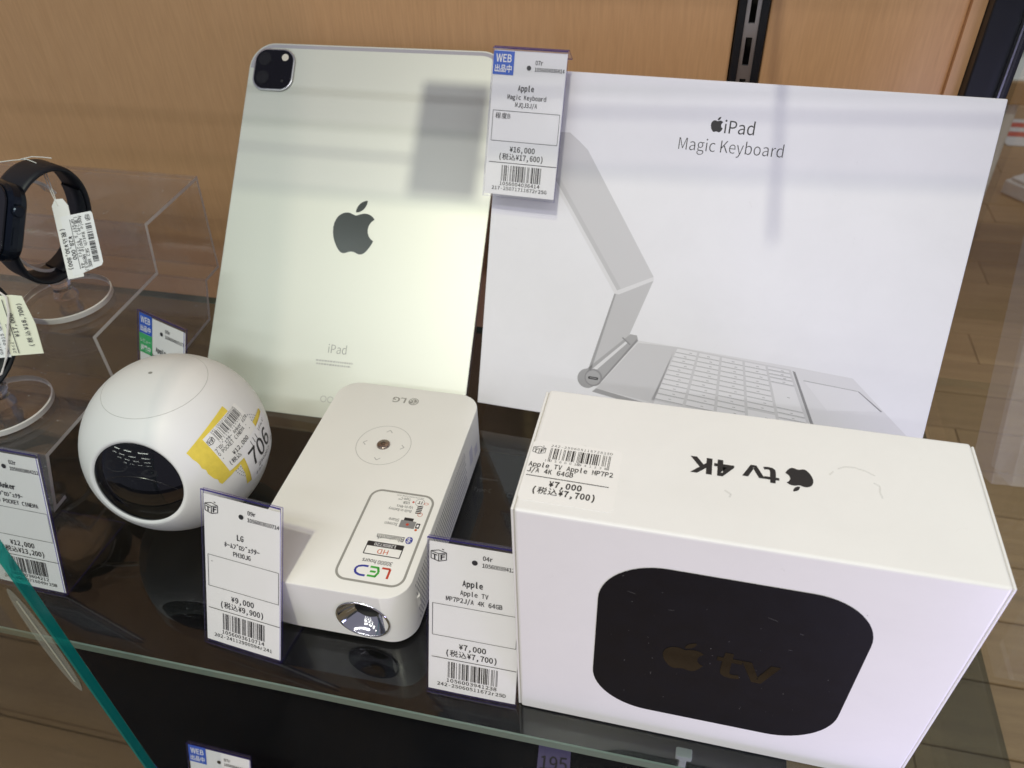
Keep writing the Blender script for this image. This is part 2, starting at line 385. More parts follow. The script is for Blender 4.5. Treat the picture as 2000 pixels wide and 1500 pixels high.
# slotted upright between the panels
t = thing('slotted_upright', 'slotted metal upright strip between the two wood wall panels', 'upright', Matrix.Translation((.026, WALL_Y, -.2)))
MB().box(-.0088, -.0042, -.004, .012, 0, 1.1).build('channel_side', 'black_metal', t, bevel=.0006)
MB().box(.0042, .0088, -.004, .012, 0, 1.1).build('channel_side', 'black_metal', t, bevel=.0006)
st = MB(); z = .0
while z < 1.08:
    st.box(-.0042, .0042, -.001, .001, z, z+.008); st.box(-.0042, -.0019, -.001, .001, z+.008, z+.0245); st.box(.0019, .0042, -.001, .001, z+.008, z+.0245); z += .0245
st.build('slotted_strip', 'slot_metal', t)
# corner post and side glass
t = thing('corner_post', 'black metal corner post at the end of the glass case', 'post', Matrix.Translation((.146, WALL_Y-.012, -.24)))
MB().box(.004, .0205, -.002, .024, 0, 1.2).build('post_profile', 'black_metal', t, bevel=.001)
MB().box(-.004, .0036, .008, .024, 0, 1.2).build('wood_reveal', 'wood_panel', t)
MB().box(.0206, .0216, -.006, -.002, 0, 1.2).build('trim_line', 'slot_metal', t)
MB().box(.0218, .0265, -.0035, .024, 0, 1.2).build('rubber_seal', 'black_metal', t, bevel=.0008)
tag(MB().box(GLASS_X, GLASS_X+.005, .155, WALL_Y-.018, -.24, .96).build('side_glass', 'clear_glass'), 'clear glass side pane of the case beside the boxes, floor showing through', 'glass pane')
# shelves
SH_F, SH_B = .1617, .4561
SH_U = .272
def glass_slab(name, x0, x1, y0, y1, z0, z1, gm='shelf_glass'):
    mb = MB().box(x0, x1, y0, y1, z0, z1); mb.m = [0, 0, 1, 1, 1, 0]; return mb.build(name, [gm, 'shelf_edge' if gm == 'shelf_glass' else 'upper_edge'], bevel=.0006, seg=1)
tag(glass_slab('glass_shelf', -.62, GLASS_X-.002, SH_F, SH_B, -.0062, 0), 'dark looking glass shelf with green front edge carrying the goods', 'glass shelf')
tag(glass_slab('glass_shelf', -.62, GLASS_X-.002, .272, .512, .372, .378, 'upper_glass'), 'upper glass shelf resting on the metal bracket above the goods', 'glass shelf')
t = thing('shelf_bracket', 'metal bracket arm hooked into the slotted upright under the upper shelf', 'bracket', Matrix.Translation((.026, WALL_Y-.004, .34)))
MB().add([(-.0014, 0, .0), (.0014, 0, .0), (.0014, -.262, .022), (-.0014, -.262, .022), (-.0014, 0, .031), (.0014, 0, .031), (.0014, -.262, .031), (-.0014, -.262, .031)],
         [(0, 1, 2, 3), (7, 6, 5, 4), (0, 4, 5, 1), (1, 5, 6, 2), (2, 6, 7, 3), (3, 7, 4, 0)]).build('arm', 'slot_metal', t, bevel=.0006)
MB().box(-.0015, .0015, 0, .006, .004, .016).build('hook', 'slot_metal', t)
tag(MB().box(-.62, .160, .302, .3036, .3685, .3717).build('shelf_rail', 'black_metal', bevel=.001), 'thin dark rail running under the upper glass shelf', 'rail')
tag(MB().box(-.170, -.130, .274, .350, .3784, .3794).build('flat_card', 'paper', bevel=.0003), 'blank white card lying flat on the upper glass shelf', 'card')
tag(MB().box(-.75, .112, .147, WALL_Y-.002, -.22, -.2).build('lower_shelf', 'black_board', bevel=.001), 'glossy black lower shelf board below the glass shelf', 'shelf')
# glass shelf support strip at the front
t = thing('shelf_support', 'clear upright support strip with clip under the glass shelf edge', 'support', Matrix.Translation((.0285, .172, -.2)))
MB().box(-.0016, .0016, -.002, .002, .0005, .190).build('strip', 'acrylic_edge', t, bevel=.0004)
MB().box(-.0035, .0035, -.0022, .0022, .1902, .1936).build('clip', 'acrylic_edge', t, bevel=.0006)
# sliding glass doors
DY = .132
dx = pplane((150, 1310), V((0, DY, 0)), V((0, 1, 0))).x
def door(x1, y, label, pull):
    t = thing('glass_door', label, 'glass door', Matrix.Translation((x1, y, -.24)), )
    mb = MB().box(-.6, 0, 0, .005, 0, 1.15); mb.m = [1, 1, 0, 0, 1, 1]; mb.build('pane', ['door_glass', 'teal_edge'], t, bevel=.0005, seg=1)
    if pull:
        P = [(math.cos(a)*.0042-.0052, .297+math.sin(a)*.037) for a in [2*math.pi*k/32 for k in range(32)]]
        MB().add([(x, -.0003, z) for x, z in P], [tuple(range(32))]).build('finger_pull', 'ground_glass', t)
        MB().box(-.0052, -.0044, -.0006, -.0004, .268, .326).build('pull_highlight', 'pull_line', t)
door(dx, DY, 'open sliding glass door with green polished edge and ground finger pull', True)

# ================================================================== acrylic stair riser, watches
prof = [(.245, .0012), (.2352, .0012), (.2476, .032), (.315, .032), (.3148, .065), (.3878, .065), (.3938, .098), (.463, .098), (.4565, .029), (.437, .029), (.426, .0012), (.30, .0012)]
def xr(y): return -.331-.048*(y-.235)
mb = MB(); T = .0012; pts = [V(p) for p in prof]; N = len(pts); offs = []
for i, p in enumerate(pts):
    d0 = (p-pts[i-1]).normalized() if i else (pts[1]-p).normalized(); d1 = (pts[i+1]-p).normalized() if i < N-1 else d0
    if i == 0: d0 = d1
    n0 = V((-d0.y, d0.x)); n1 = V((-d1.y, d1.x)); b = (n0+n1); b = b.normalized()/max(.4, b.normalized().dot(n0)); offs.append((p+b*T, p-b*T))
for i in range(N-1):
    (a, b), (c, d) = offs[i], offs[i+1]; vs = []
    for q in (a, b, d, c): vs += [(-.56, q.x, q.y), (xr(q.x), q.x, q.y)]
    mb.add(vs, [(0, 1, 7, 6), (2, 4, 5, 3), (1, 3, 5, 7)], [0, 0, 1])
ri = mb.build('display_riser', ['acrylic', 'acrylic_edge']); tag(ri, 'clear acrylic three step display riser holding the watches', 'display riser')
sm = MB()
for i in range(1, N-1):
    p = prof[i]; sm.box(-.56, xr(p[0])-.0005, p[0]-.0007, p[0]+.0007, p[1]-.0007, p[1]+.0007)
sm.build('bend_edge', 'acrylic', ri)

def watch_stand(cx, cy, z, label, A, top):
    t = thing('watch_stand', label, 'watch stand', Matrix.Translation((cx, cy, z)), 'clear watch stands on the riser')
    mb = MB(); lathe(mb, [(0, .0040), (.0262, .0040), (.027, .0036), (.027, .0004), (.0262, 0), (0, 0)], 56); mb.m = [1 if .0260 < math.hypot(mb.v[f[0]][0], mb.v[f[0]][1]) < .0275 and .0001 < (mb.v[f[0]][2]+mb.v[f[2]][2])/2 < .0039 else 0 for f in mb.f]
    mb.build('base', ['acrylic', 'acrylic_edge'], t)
    mb = MB(); lathe(mb, [(.0075, .0041), (.0072, .006), (.0058, .008), (.0054, .013), (.007, .0145), (.0062, .018), (.004, .0195), (0, .0195)], 24); mb.build('stem', 'solid_acrylic', t, smooth=True)
    N_ = V((0, 0, 1)).cross(A).normalized(); C = V((0, 0, top)); vs = []; fs = []; K = 40
    for k in range(K+1):
        ph = math.radians(-150+300*k/K)                       # open towards the watch case
        for rr in (1., .93):
            p = C + N_*(-.0205*rr*math.cos(ph)) + V((0, 0, .029*rr*math.sin(ph)))
            vs += [p-A*.0055, p+A*.0055]
    for k in range(K):
        b = 4*k; fs += [(b, b+1, b+5, b+4), (b+2, b+6, b+7, b+3), (b+1, b+3, b+7, b+5), (b, b+4, b+6, b+2)]
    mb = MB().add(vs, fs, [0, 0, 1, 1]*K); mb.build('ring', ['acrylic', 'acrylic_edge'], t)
    return t
def watch(cx, cy, zc, A, label, square, a=.0225, b=.0325, tau=.52):
    t = thing('smart_watch', label, 'watch', Matrix.Translation((cx, cy, zc)), None)
    H_ = V((0, 0, 1)).cross(A).normalized(); UZ = V((0, 0, 1))
    N_ = H_*math.cos(tau)-UZ*math.sin(tau); Z_ = UZ*math.cos(tau)+H_*math.sin(tau)   # back of the loop, and up along the tilted face
    vs = []; fs = []; K = 64; a0 = 24
    for k in range(K+1):
        ph = math.radians(180+a0+(360-2*a0)*k/K); wd = .0105+.0022*abs(math.cos(ph/2+math.pi/2))
        sec = [(1.0, -wd), (1.06, -wd*.97), (1.085, -wd*.7), (1.085, wd*.7), (1.06, wd*.97), (1.0, wd)]
        for rr, ww in sec: vs.append(N_*(a*rr*math.cos(ph))+Z_*(b*rr*math.sin(ph))+A*ww)
    n = 6
    for k in range(K):
        for q in range(n): fs.append((k*n+q, k*n+(q+1) % n, (k+1)*n+(q+1) % n, (k+1)*n+q))
    fs += [tuple(range(n)), tuple(range(K*n+n-1, K*n-1, -1))]
    MB().add(vs, fs).build('strap', 'strap', t, smooth=True)
    # inner tucked tail of the strap
    vs = []; fs = []
    for k in range(25):
        ph = math.radians(-62+110*k/24)
        for rr in (.93, .98): vs += [N_*(a*rr*math.cos(ph))+Z_*(b*rr*math.sin(ph))-A*.009, N_*(a*rr*math.cos(ph))+Z_*(b*rr*math.sin(ph))+A*.009]
    for k in range(24):
        q = 4*k; fs += [(q, q+4, q+5, q+1), (q+2, q+3, q+7, q+6), (q+1, q+5, q+7, q+3), (q, q+2, q+6, q+4)]
    MB().add(vs, fs).build('strap_tail', 'strap', t, smooth=True)
    FM = frame(N_*(-a*1.0), A*-1, Z_)               # local z = outward from the loop
    if FM.to_3x3().col[2].dot(N_) > 0: FM = frame(N_*(-a*1.0), A, Z_)
    def fn(v): return FM @ v
    prof_ = rrect(-.0185, .0185, -.022, .022, .0095) if square else circ(0, 0, .021, 48)
    def sc(k): return [(x*k, y*k) for x, y in prof_]
    mb = MB(); L = len(prof_); lay = [(.86, -.0035), (.96, -.002), (1, .001), (1, .005), (.95, .0075)]
    vs = [(x, y, z) for k, z in lay for x, y in sc(k)]; fs = [tuple(range(L-1, -1, -1)), tuple(range((len(lay)-1)*L, len(lay)*L))]
    for i in range(len(lay)-1): fs += [(i*L+j, i*L+(j+1) % L, (i+1)*L+(j+1) % L, (i+1)*L+j) for j in range(L)]
    cs = MB().add(vs, fs).build('case', 'watch_case', t, fn=fn, smooth=False)
    mb = MB(); mb.prism(sc(.93), .0076, .0088); mb.build('screen', 'lens_glass', t, fn=fn, bevel=.0008)
    sx = 1 if FM.to_3x3().col[0].dot(A) > 0 else -1
    mb = MB(); lathe(mb, [(0, .0027), (.0028, .0027), (.0034, .002), (.0034, 0)], 20, 0, Matrix.Translation((sx*.0184, .0085, .003)) @ Matrix.Rotation(sx*math.pi/2, 4, 'Y')); mb.build('crown', 'watch_case', t, fn=fn, smooth=False)
    mb = MB(); mb.box(min(sx*.0183, sx*.019), max(sx*.0183, sx*.019), -.011, -.001, .0018, .0042); mb.build('side_button', 'watch_case', t, fn=fn)
    return t
A1 = V((.94, -.34, 0)).normalized()
watch_stand(-.3745, .3455, .0666, 'clear ring stand with round foot on the middle step of the riser', A1, .0535)
watch(-.3680, .3460, .0666+.0555, A1, 'black square smart watch with crown on the middle step ring stand', True)
watch_stand(-.3815, .2768, .0336, 'clear ring stand with round foot on the lowest step of the riser', A1, .0535)
watch(-.3815, .2768, .0336+.0535, A1, 'dark watch with cream price tag on the lowest step ring stand', False)

# ================================================================== price cards
CW, CH = .0416, .0818
def price_card(label, M, F, wd=CW, ht=CH, tilt=.36, foot=.049, hook=False, paper='paper', group='price cards in clear holders'):
    t = thing('price_card', label, 'price card', M, group); s = wd/CW; sy = ht/CH
    def sheet(name, z0, z1, par, y1=ht):
        mb = MB().box(0, wd, 0, y1, z0, z1); mb.m = [0, 0, 1, 1, 1, 1]; return mb.build(name, ['holder_clear', 'holder_edge'], par)
    h = sheet('holder_back', -.0017, -.0010, t); sheet('holder_front', .0002, .0008, t)
    tf_ = MB().box(0, wd, ht+.00005, ht+.0004, -.0017, .0003).build('top_fold', 'holder_clear', t); MB().box(0, wd, ht+.00005, ht+.0005, .00035, .0009).build('fold_edge', 'holder_edge', tf_)
    c_, s_ = math.cos(tilt), math.sin(tilt)
    if hook:
        d = V((0, -.28, -.96)).normalized(); q0 = V((0, ht+.0008, -.0017)); th = V((0, .0007, 0)); L = foot
    else:
        d = V((0, s_, -c_)); q0 = V((0, 0, -.0009)); th = V((0, c_, s_))*.0007; L = foot
    if L > 0:
        a = [q0, q0+d*L, q0+d*L+V((wd, 0, 0)), q0+V((wd, 0, 0))]; b = [p+th for p in a]
        MB().add(a+b, [(0, 1, 2, 3), (7, 6, 5, 4), (0, 4, 5, 1), (1, 5, 6, 2), (2, 6, 7, 3), (3, 7, 4, 0)], [0, 0, 1, 1, 1, 1]).build('foot', ['holder_clear', 'holder_edge'], t)
    px0, px1, py0, py1 = .0006, wd-.0004, .0014, ht-.0022*(1 if not hook else .3)
    mb = MB(); nx, ny = 6, 10; vs = []; fs = []
    for j in range(ny+1):
        for i in range(nx+1):
            u, v = i/nx, j/ny; zz = -.0006+.0002*math.sin(u*3)*(1-v)
            vs.append((px0+(px1-px0)*u, py0+(py1-py0)*v, zz))
    for j in range(ny):
        for i in range(nx): q = j*(nx+1)+i; fs.append((q, q+1, q+nx+2, q+nx+1))
    pp = MB().add(vs, fs).build('paper', paper, t)
    sd = pp.modifiers.new('thick', 'SOLIDIFY'); sd.thickness = .00015; sd.offset = -1
    Z = -.00025; ink = MB()
    X = lambda f: f*wd; Y = lambda f: (1-f)*ht
    k = s
    if F.get('web'):
        b = MB(); b.poly([(X(-.01+.02), Y(.168)), (X(.29), Y(.168)), (X(.29), Y(.015)), (X(.01), Y(.015))], Z); b.build('web_badge', 'badge_blue', pp)
        wi = MB(); fit(wi, 'WEB', X(.045), X(.255), Y(.085), .0038*k, Z+.00008, 0, .02); fit(wi, '出品中', X(.035), X(.265), Y(.147), .0030*k, Z+.00008, 0, .02)
        if F.get('review'):
            b = MB(); b.poly([(X(.01), Y(.32)), (X(.29), Y(.32)), (X(.29), Y(.170)), (X(.01), Y(.170))], Z); b.build('review_badge', 'badge_green', pp)
            fit(wi, 'レビュー', X(.04), X(.26), Y(.235), .0020*k, Z+.00008, 0, .01); fit(wi, '掲載中', X(.04), X(.26), Y(.30), .0030*k, Z+.00008, 0, .02)
        wi.build('badge_lettering', 'ink_white', pp)
    else: tf_logo(ink, X(.115), Y(.105), .0068*k, Z)
    ink.poly(circ(X(.495), Y(.115), .00125*k, 20), Z)
    mono(ink, F['slot'], X(.575), Y(.092), .00150*k, .0021*k, Z, 0, .012, 'l')
    mono(ink, F['code'], X(.572), Y(.134), .00128*k, .0019*k, Z, 0, .012, 'l')
    mono(ink, F['brand'], X(.48), Y(.268), .00185*k, .0028*k, Z, 0, .026)
    for i, ln in enumerate(F['lines']): mono(ink, ln, X(.5), Y(.325+.05*i), .00158*k, .0023*k, Z, 0, .014)
    for a, b in (((.055, .405), (.965, .405)), ((.965, .405), (.965, .61)), ((.965, .61), (.055, .61)), ((.055, .61), (.055, .405))):
        ink.line((X(a[0]), Y(a[1])), (X(b[0]), Y(b[1])), .00022, Z)
    if F.get('note'): mono(ink, F['note'], X(.085), Y(.455), .0018*k, .0024*k, Z, 0, 0, 'l')
    mono(ink, F['price'], X(.5), Y(.680), .0021*k, .0028*k, Z, 0, .02)
    mono(ink, F['tax'], X(.49), Y(.733), .0020*k, .0028*k, Z, 0, .02)
    ink.line((X(.05), Y(.758)), (X(.985), Y(.758)), .00032, Z)
    barcode(ink, F['code'], X(.235), X(.785), Y(.885), Y(.775), Z)
    mono(ink, F['code'], X(.50), Y(.915), .00182*k, .0019*k, Z, 0, .014); mono(ink, F['long'], X(.50), Y(.948), .00170*k, .0018*k, Z, 0, .014)
    for q in range(5):                                       # worn print and old tape lines
        xx = random.uniform(.1, .9); y0 = random.uniform(.16, .3)
        ink_y = y0
    ink.build('printing', 'ink', pp)
    return t
lgM = panelM(-.2016, .1754, -.0992, .3917, .0009)
price_card('price card marked 9,000 yen standing against the white slab projector', lgM, dict(slot='09r', code='1056003610714', brand='LG', lines=['ﾎｰﾑﾌﾟﾛｼﾞｪｸﾀｰ', 'PH30JG'], note='-', price='¥9,000', tax='(税込¥9,900)', long='202-24112900594r241'), tilt=.3917)
price_card('price card marked 7,000 yen squeezed against the media player box', panelM(-.0883, .1729, .0, .3259, .0009), dict(slot='04r', code='1056003941238', brand='Apple', lines=['Apple TV', 'MP7P2J/A 4K 64GB'], price='¥7,000', tax='(税込¥7,700)', long='242-25060511672r25D'), tilt=.3259)
price_card('price card marked 12,000 yen in front of the clear riser', panelM(-.3278, .1850, -.02, .30, .0009), dict(slot='02r', code='1056003804212', brand='Anker', lines=['ﾌﾟﾛｼﾞｪｸﾀｰ', 'ASTRO POCKET CINEMA'], price='¥12,000', tax='(税込¥13,200)', long='242-25020716049r25B'), tilt=.30)
price_card('price card with blue and green badges partly hidden behind the round projector', panelM(-.3205, .3035, -.34, .36, .0009), dict(web=1, review=1, slot='05r', code='1056004025173', brand='Apple', lines=['iPad Pro 11(第', '3世代) 128GB'], note='1', price='¥60,000', tax='(税込¥66,000)', long='217-25071711671r25G'), tilt=.36, foot=.014)
KB_TILT = .4075; KB_T = .030
KBM = panelM(-.1126, .3595, -.0494, KB_TILT, KB_T*math.sin(KB_TILT))
ko, ke, ku = KBM.translation, V(KBM.col[0][:3]), V(KBM.col[1][:3]); kn = ke.cross(ku)
co_ = ko+kn*.014
q = [pplane(p, co_, kn) for p in ((943, 381), (1082, 396), (964, 93.6), (1110, 102.7))]
e_ = ((q[1]-q[0])+(q[3]-q[2])).normalized(); u_ = ((q[2]-q[0])+(q[3]-q[1])); u_ = (u_-e_*u_.dot(e_)).normalized()
cw_ = ((q[1]-q[0]).length+(q[3]-q[2]).length)/2; ch_ = ((q[2]-q[0]).length+(q[3]-q[1]).length)/2
price_card('price card marked 16,000 yen with blue badge hooked on the keyboard box', frame(q[0], e_, u_), dict(web=1, slot='07r', code='1056004036414', brand='Apple', lines=['Magic Keyboard', 'MJQJ3J/A'], note='程度B', price='¥16,000', tax='(税込¥17,600)', long='217-25071711672r25G'), wd=cw_, ht=ch_, hook=True, foot=.011, paper='paper_cool')
pc = pdep((362, 1448), .47)
pM = panelM(pc.x, pc.y-CH*math.sin(.36), -.02, .36, -.199)
price_card('price card with blue badge standing on the black lower shelf', pM, dict(web=1, slot='07r', code='1056004025050', brand='Panasonic', lines=['ﾌﾞﾙｰﾚｲ', 'DMR-2W'], price='¥9,000', tax='(税込¥9,900)', long='217-25070811670r25G'), tilt=.36)

# ================================================================== tablet
IM = panelM(-.2971, .3373, .0151, .760); IW, IH, IT = .1785, .2476, .0059
t = thing('tablet_computer', 'silver tablet leaning face down with camera bump and dark fruit logo', 'tablet', IM)
MB().prism(rrect(0, IW, 0, IH, .0175, 12), -IT, 0, 0, 1).build('back_shell', ['ipad_metal', 'ipad_side'], t, bevel=.0005, seg=2)
mb = MB(); out = rrect(.0011, IW-.0011, .0011, IH-.0011, .0166, 12); inn = rrect(.0034, IW-.0034, .0034, IH-.0034, .0145, 12)
n = len(out); zz = .00006
keep = [i for i in range(n) if out[i][1] > IH-.0178 and out[(i+1) % n][1] > IH-.0178]
for i in keep: mb.poly([out[i], out[(i+1) % n], inn[(i+1) % n], inn[i]], zz)
mb.build('antenna_band', 'antenna', t)
cb = MB().prism(rrect(.0042, .0332, IH-.0336, IH-.0046, .0088, 10), 0, .0016).build('camera_bump', 'ipad_side', t, bevel=.0006)
MB().prism(rrect(.0053, .0321, IH-.0325, IH-.0057, .0078, 10), .0016, .00185).build('camera_window', 'lens_glass', cb)
for cx, cy, r, mt, nm in ((.0118, IH-.0122, .0046, 'lens_ring', 'camera_lens'), (.0118, IH-.0250, .0046, 'lens_ring', 'camera_lens'), (.0263, IH-.0108, .0024, 'flash', 'flash_lamp'), (.0262, IH-.0271, .00095, 'rubber', 'microphone_hole')):
    mb = MB(); mb.prism(circ(cx, cy, r, 28), .00186, .0021); mb.build(nm, mt, cb)
    if nm == 'camera_lens': pass
mb = MB(); apple(mb, .0898, .1262, .0358, .00006, 0, .98); mb.build('logo', 'logo_dark_reflection', t)
mb = MB(); fit(mb, 'iPad', .0838, .0962, .0425, .0056, .00006, 0, -.012); mb.build('lettering', 'ink_grey', t)
mb = MB()
for i, (x0, x1) in enumerate(((.0763, .1020), (.0770, .1005))):
    x = x0
    while x < x1: l = random.uniform(.0006, .0018); mb.poly([(x, .0366-.0022*i), (min(x+l, x1), .0366-.0022*i), (min(x+l, x1), .0376-.0022*i), (x, .0376-.0022*i)], .00006); x += l+.0005
mb.build('small_print', 'ink_light', t)
for cx in (.0850, .0897, .0944): 
    mb = MB(); ringpoly(mb, circ(cx, .0125, .0021, 24), circ(cx, .0125, .00165, 24), .00006); mb.build('connector_dot', 'ink_light', t)

# ================================================================== keyboard box
KW, KH = .2562, .1980
t = thing('keyboard_box', 'large white carton with a tablet keyboard printed on its lid, leaning back', 'box', KBM)
MB().box(0, KW, 0, KH, -.021, 0).build('lid', 'carton_cool', t, bevel=.0006)
MB().box(.0008, KW-.0008, .0008, KH-.0008, -KB_T, -.0214).build('tray', 'carton_cool', t, bevel=.0006)
S = .9646; Pm = lambda *pts: [(x*S/1000, y*S/1000) for x, y in pts]; Z = .00006
def art(nm, mt, *pts, z=Z): return MB().poly(Pm(*pts), z).build(nm, mt, pic)
pic = MB().poly(Pm((30, 172), (36, 145), (40, 147), (80.8, 81.2), (66, 33), (66, 24), (74, 19.5), (150, 8), (262, 8), (257, 22), (221, 52.5), (121, 57), (97, 57), (93.5, 60), (102.8, 92), (102.8, 97), (57, 163), (44, 173.5)), .00003).build('picture', 'carton_cool', t)
art('cover_panel', 'k_cover', (33, 172), (36, 145), (38, 145.5), (82, 84.6), (102.4, 95.3), (55.5, 163.5), (50, 168), (44, 172.3))
art('cover_shade', 'k_cover2', (38, 145.5), (40.2, 147), (84, 86.0), (82, 84.6), z=Z+.00003)
art('cover_edge', 'k_edge', (36, 145), (38, 145.5), (82, 84.6), (80.6, 82.6))
art('fold_strip', 'k_edge', (80.6, 82.6), (82, 84.6), (102.4, 95.3), (102.8, 93.2), (83.4, 82.4), z=Z+.00003)
art('lower_cover', 'k_cover2', (80.6, 82.6), (83.4, 82.4), (102.6, 93.0), (92.5, 58.2), (91, 55), (70, 27.5))
art('lower_edge', 'k_line', (80.6, 82.6), (81.6, 82.3), (71.5, 31), (70, 33), z=Z+.00003)
art('base_slab', 'k_base', (74, 19.5), (98.5, 56), (124, 55.3), (189, 53), (222, 51.2), (258, 21), (262, 8), (150, 8))
art('base_side', 'k_line', (74, 19.5), (76.5, 22), (150, 11.5), (150, 9.2), z=Z+.00003)
art('base_top', 'k_cover', (76.5, 22), (98.5, 54.5), (121, 55.2), (112.6, 18.3), z=Z+.00003)
art('hinge_shadow', 'k_line', *[(p[0]*1000, p[1]*1000) for p in circ(.0702, .0276, .0063, 24)])
art('hinge_tube', 'k_hinge', (69.5, 34), (93.2, 59.2), (97.2, 59.0), (98.3, 55.8), (77.6, 24.5), (72, 23), z=Z+.00003)
art('hinge_highlight', 'k_edge', (72, 33.5), (91, 54.5), (92.3, 53.7), (74.2, 32.6), z=Z+.00006)
art('hinge_lowlight', 'k_mid', (79.5, 29.2), (97.4, 56.8), (98.2, 55.8), (78.2, 25.3), z=Z+.00006)
art('hinge_joint', 'k_mid', (88.4, 56.2), (89.0, 56.8), (94.2, 53.0), (93.6, 52.3), z=Z+.00009)
art('hinge_cap', 'k_mid', *[(p[0]*1000, p[1]*1000) for p in circ(.0739, .0287, .0056, 24)], z=Z+.00009)
art('hinge_face', 'k_hinge', *[(p[0]*1000, p[1]*1000) for p in circ(.0737, .0286, .0046, 24)], z=Z+.00012)
art('charging_port', 'k_dark', *[(p[0]*1000, p[1]*1000) for p in rrect(.0706, .0770, .0274, .0292, .0008, 4)], z=Z+.00015)
art('port_core', 'k_mid', *[(p[0]*1000, p[1]*1000) for p in rrect(.0716, .0760, .0281, .0286, .0002, 2)], z=Z+.00018)
# key field: four corners on the picture, 5 columns by 12 rows of keys
Q00, Q10, Q01, Q11 = V((112.2, 20.8)), V((206.5, 14.5)), V((121.6, 54.6)), V((187.5, 50.6))
def bl(u, v):
    v = (v**.9 if v > 0 else v)
    return Q00.lerp(Q10, u).lerp(Q01.lerp(Q11, u), v)
art('key_well', 'k_field', *[tuple(bl(u, v)) for u, v in ((-.01, -.02), (1.01, -.02), (1.01, 1.02), (-.01, 1.02))], z=Z+.00003)
kr = random.Random(3)
for cidx in range(5):
    u0 = cidx/5+.008; u1 = (cidx+1)/5-.012; rows = 11 if cidx < 4 else 0
    spans = [(j/11, (j+1)/11) for j in range(11)] if cidx < 4 else [(0, .055), (.06, .12), (.125, .2), (.205, .28), (.285, .72), (.725, .80), (.805, .86), (.865, .93), (.935, 1)]
    if cidx in (3,): spans = [(0, .16)]+[s for s in spans if s[0] > .15]
    for v0, v1 in spans:
        g = .006; a, b, c, d = bl(u0, v0+g*2.2), bl(u1, v0+g*2.2), bl(u1, v1-g), bl(u0, v1-g)
        art('key', 'k_key', tuple(a), tuple(b), tuple(c), tuple(d), z=Z+.00006)
        a2, b2 = bl(u0, v0+g), bl(u1, v0+g); art('key_shadow', 'k_line', tuple(a2), tuple(b2), tuple(bl(u1, v0+g*2.4)), tuple(bl(u0, v0+g*2.4)), z=Z+.00008)
        m_ = bl(u0+(u1-u0)*kr.uniform(.45, .7), (v0+v1)/2); art('legend', 'k_line', *[tuple(m_+V(o)) for o in ((-.8, -.15), (.8, -.25), (.8, .1), (-.8, .2))], z=Z+.00010)
art('palm_groove', 'k_mid', (207.5, 14.2), (209.5, 14.2), (190.6, 50.2), (189, 50.6), z=Z+.00006)
art('track_pad', 'k_pad', (196, 45.8), (226, 44), (240.5, 34), (212, 30), z=Z+.00005)
art('pad_edge', 'k_mid', (226, 44), (226.8, 44), (241.2, 34.2), (240.5, 33.8), z=Z+.00007)
art('pad_line', 'k_line', (196, 45.6), (196, 46.0), (226, 44.2), (226, 43.9), z=Z+.00007)
mb = MB(); apple(mb, .1211, .1763, .0078, Z, 0); fit(mb, 'iPad', .1252, .1407, .1722, .0064, Z, 0, .0); mb.build('heading', 'ink', t)
mb = MB(); fit(mb, 'Magic Keyboard', .1026, .1570, .1622, .0062, Z, 0, -.010); mb.build('heading', 'ink', t)

# ================================================================== media player box
TM = yawM(-.0459, .1749, -.0085); TW, TD, TH = .1593, .0653, .1323
t = thing('media_player_box', 'white carton printed with a black rounded media player, price sticker on top', 'box', TM)
MB().box(.0013, TW-.0013, 0, TD, .0003, TH).build('sleeve', 'carton', t, bevel=.0011, seg=3)
for x0, x1 in ((0, .0010), (TW-.0010, TW)):
    mb = MB(); mb.box(x0, x1, .0007, TD-.0007, .0007, TH-.0007); mb.build('end_flap', 'carton', t, bevel=.0004)
for x0 in (.0010, TW-.0013): MB().box(x0, x0+.0003, .001, TD-.001, .001, TH-.0012).build('flap_core', 'carton_core', t)
toTop = lambda v: V((v.x, v.y, TH+v.z)); toFront = lambda v: V((v.x, -v.z, v.y))
mb = MB(); Z = .00012
def fitr(mb, s, xr_, xl_, yt, cap, off=0):                    # lettering that reads from behind
    tmp = MB(); fit(tmp, s, 0, xr_-xl_, 0, cap, Z, 0, off); mb.add([(xr_-v[0], yt-v[1], v[2]) for v in tmp.v], tmp.f)
fitr(mb, 'tv', .0898, .0771, .0376, .0074, .026); fitr(mb, '4K', .0743, .0588, .0378, .0074, .036)
apple(mb, .0967, .0335, .0115, Z, 0, 1, 1); mb.build('top_lettering', 'ink', t, fn=toTop)
def squircle(x0, x1, y0, y1, r): return rrect(x0, x1, y0, y1, r, 14)
dv = MB().poly(squircle(.0322, .1272, .0192, .1142, .0235), .00012).build('device_picture', 'device_black', t, fn=toFront)
mb = MB(); dr = random.Random(11)
for _ in range(36):
    x, y, r_ = dr.uniform(.037, .122), dr.uniform(.026, .108), dr.uniform(.00007, .00020); mb.poly(circ(x, y, r_, 5), .0002)
for _ in range(5):
    x, y, a, l = dr.uniform(.04, .11), dr.uniform(.05, .1), dr.uniform(-.6, .6), dr.uniform(.001, .004); mb.line((x, y), (x+l*math.cos(a), y+l*math.sin(a)), .00007, .0002)
o = mb.build('dust_specks', 'ink_grey', dv, fn=toFront); o['kind'] = 'stuff'
mb = MB(); apple(mb, .0662, .0640, .0190, .00025); fit(mb, 'tv', .0785, .1015, .0555, .0160, .00025, 0, .022); mb.build('gloss_logo', 'device_gloss', dv, fn=toFront)
mb = MB()
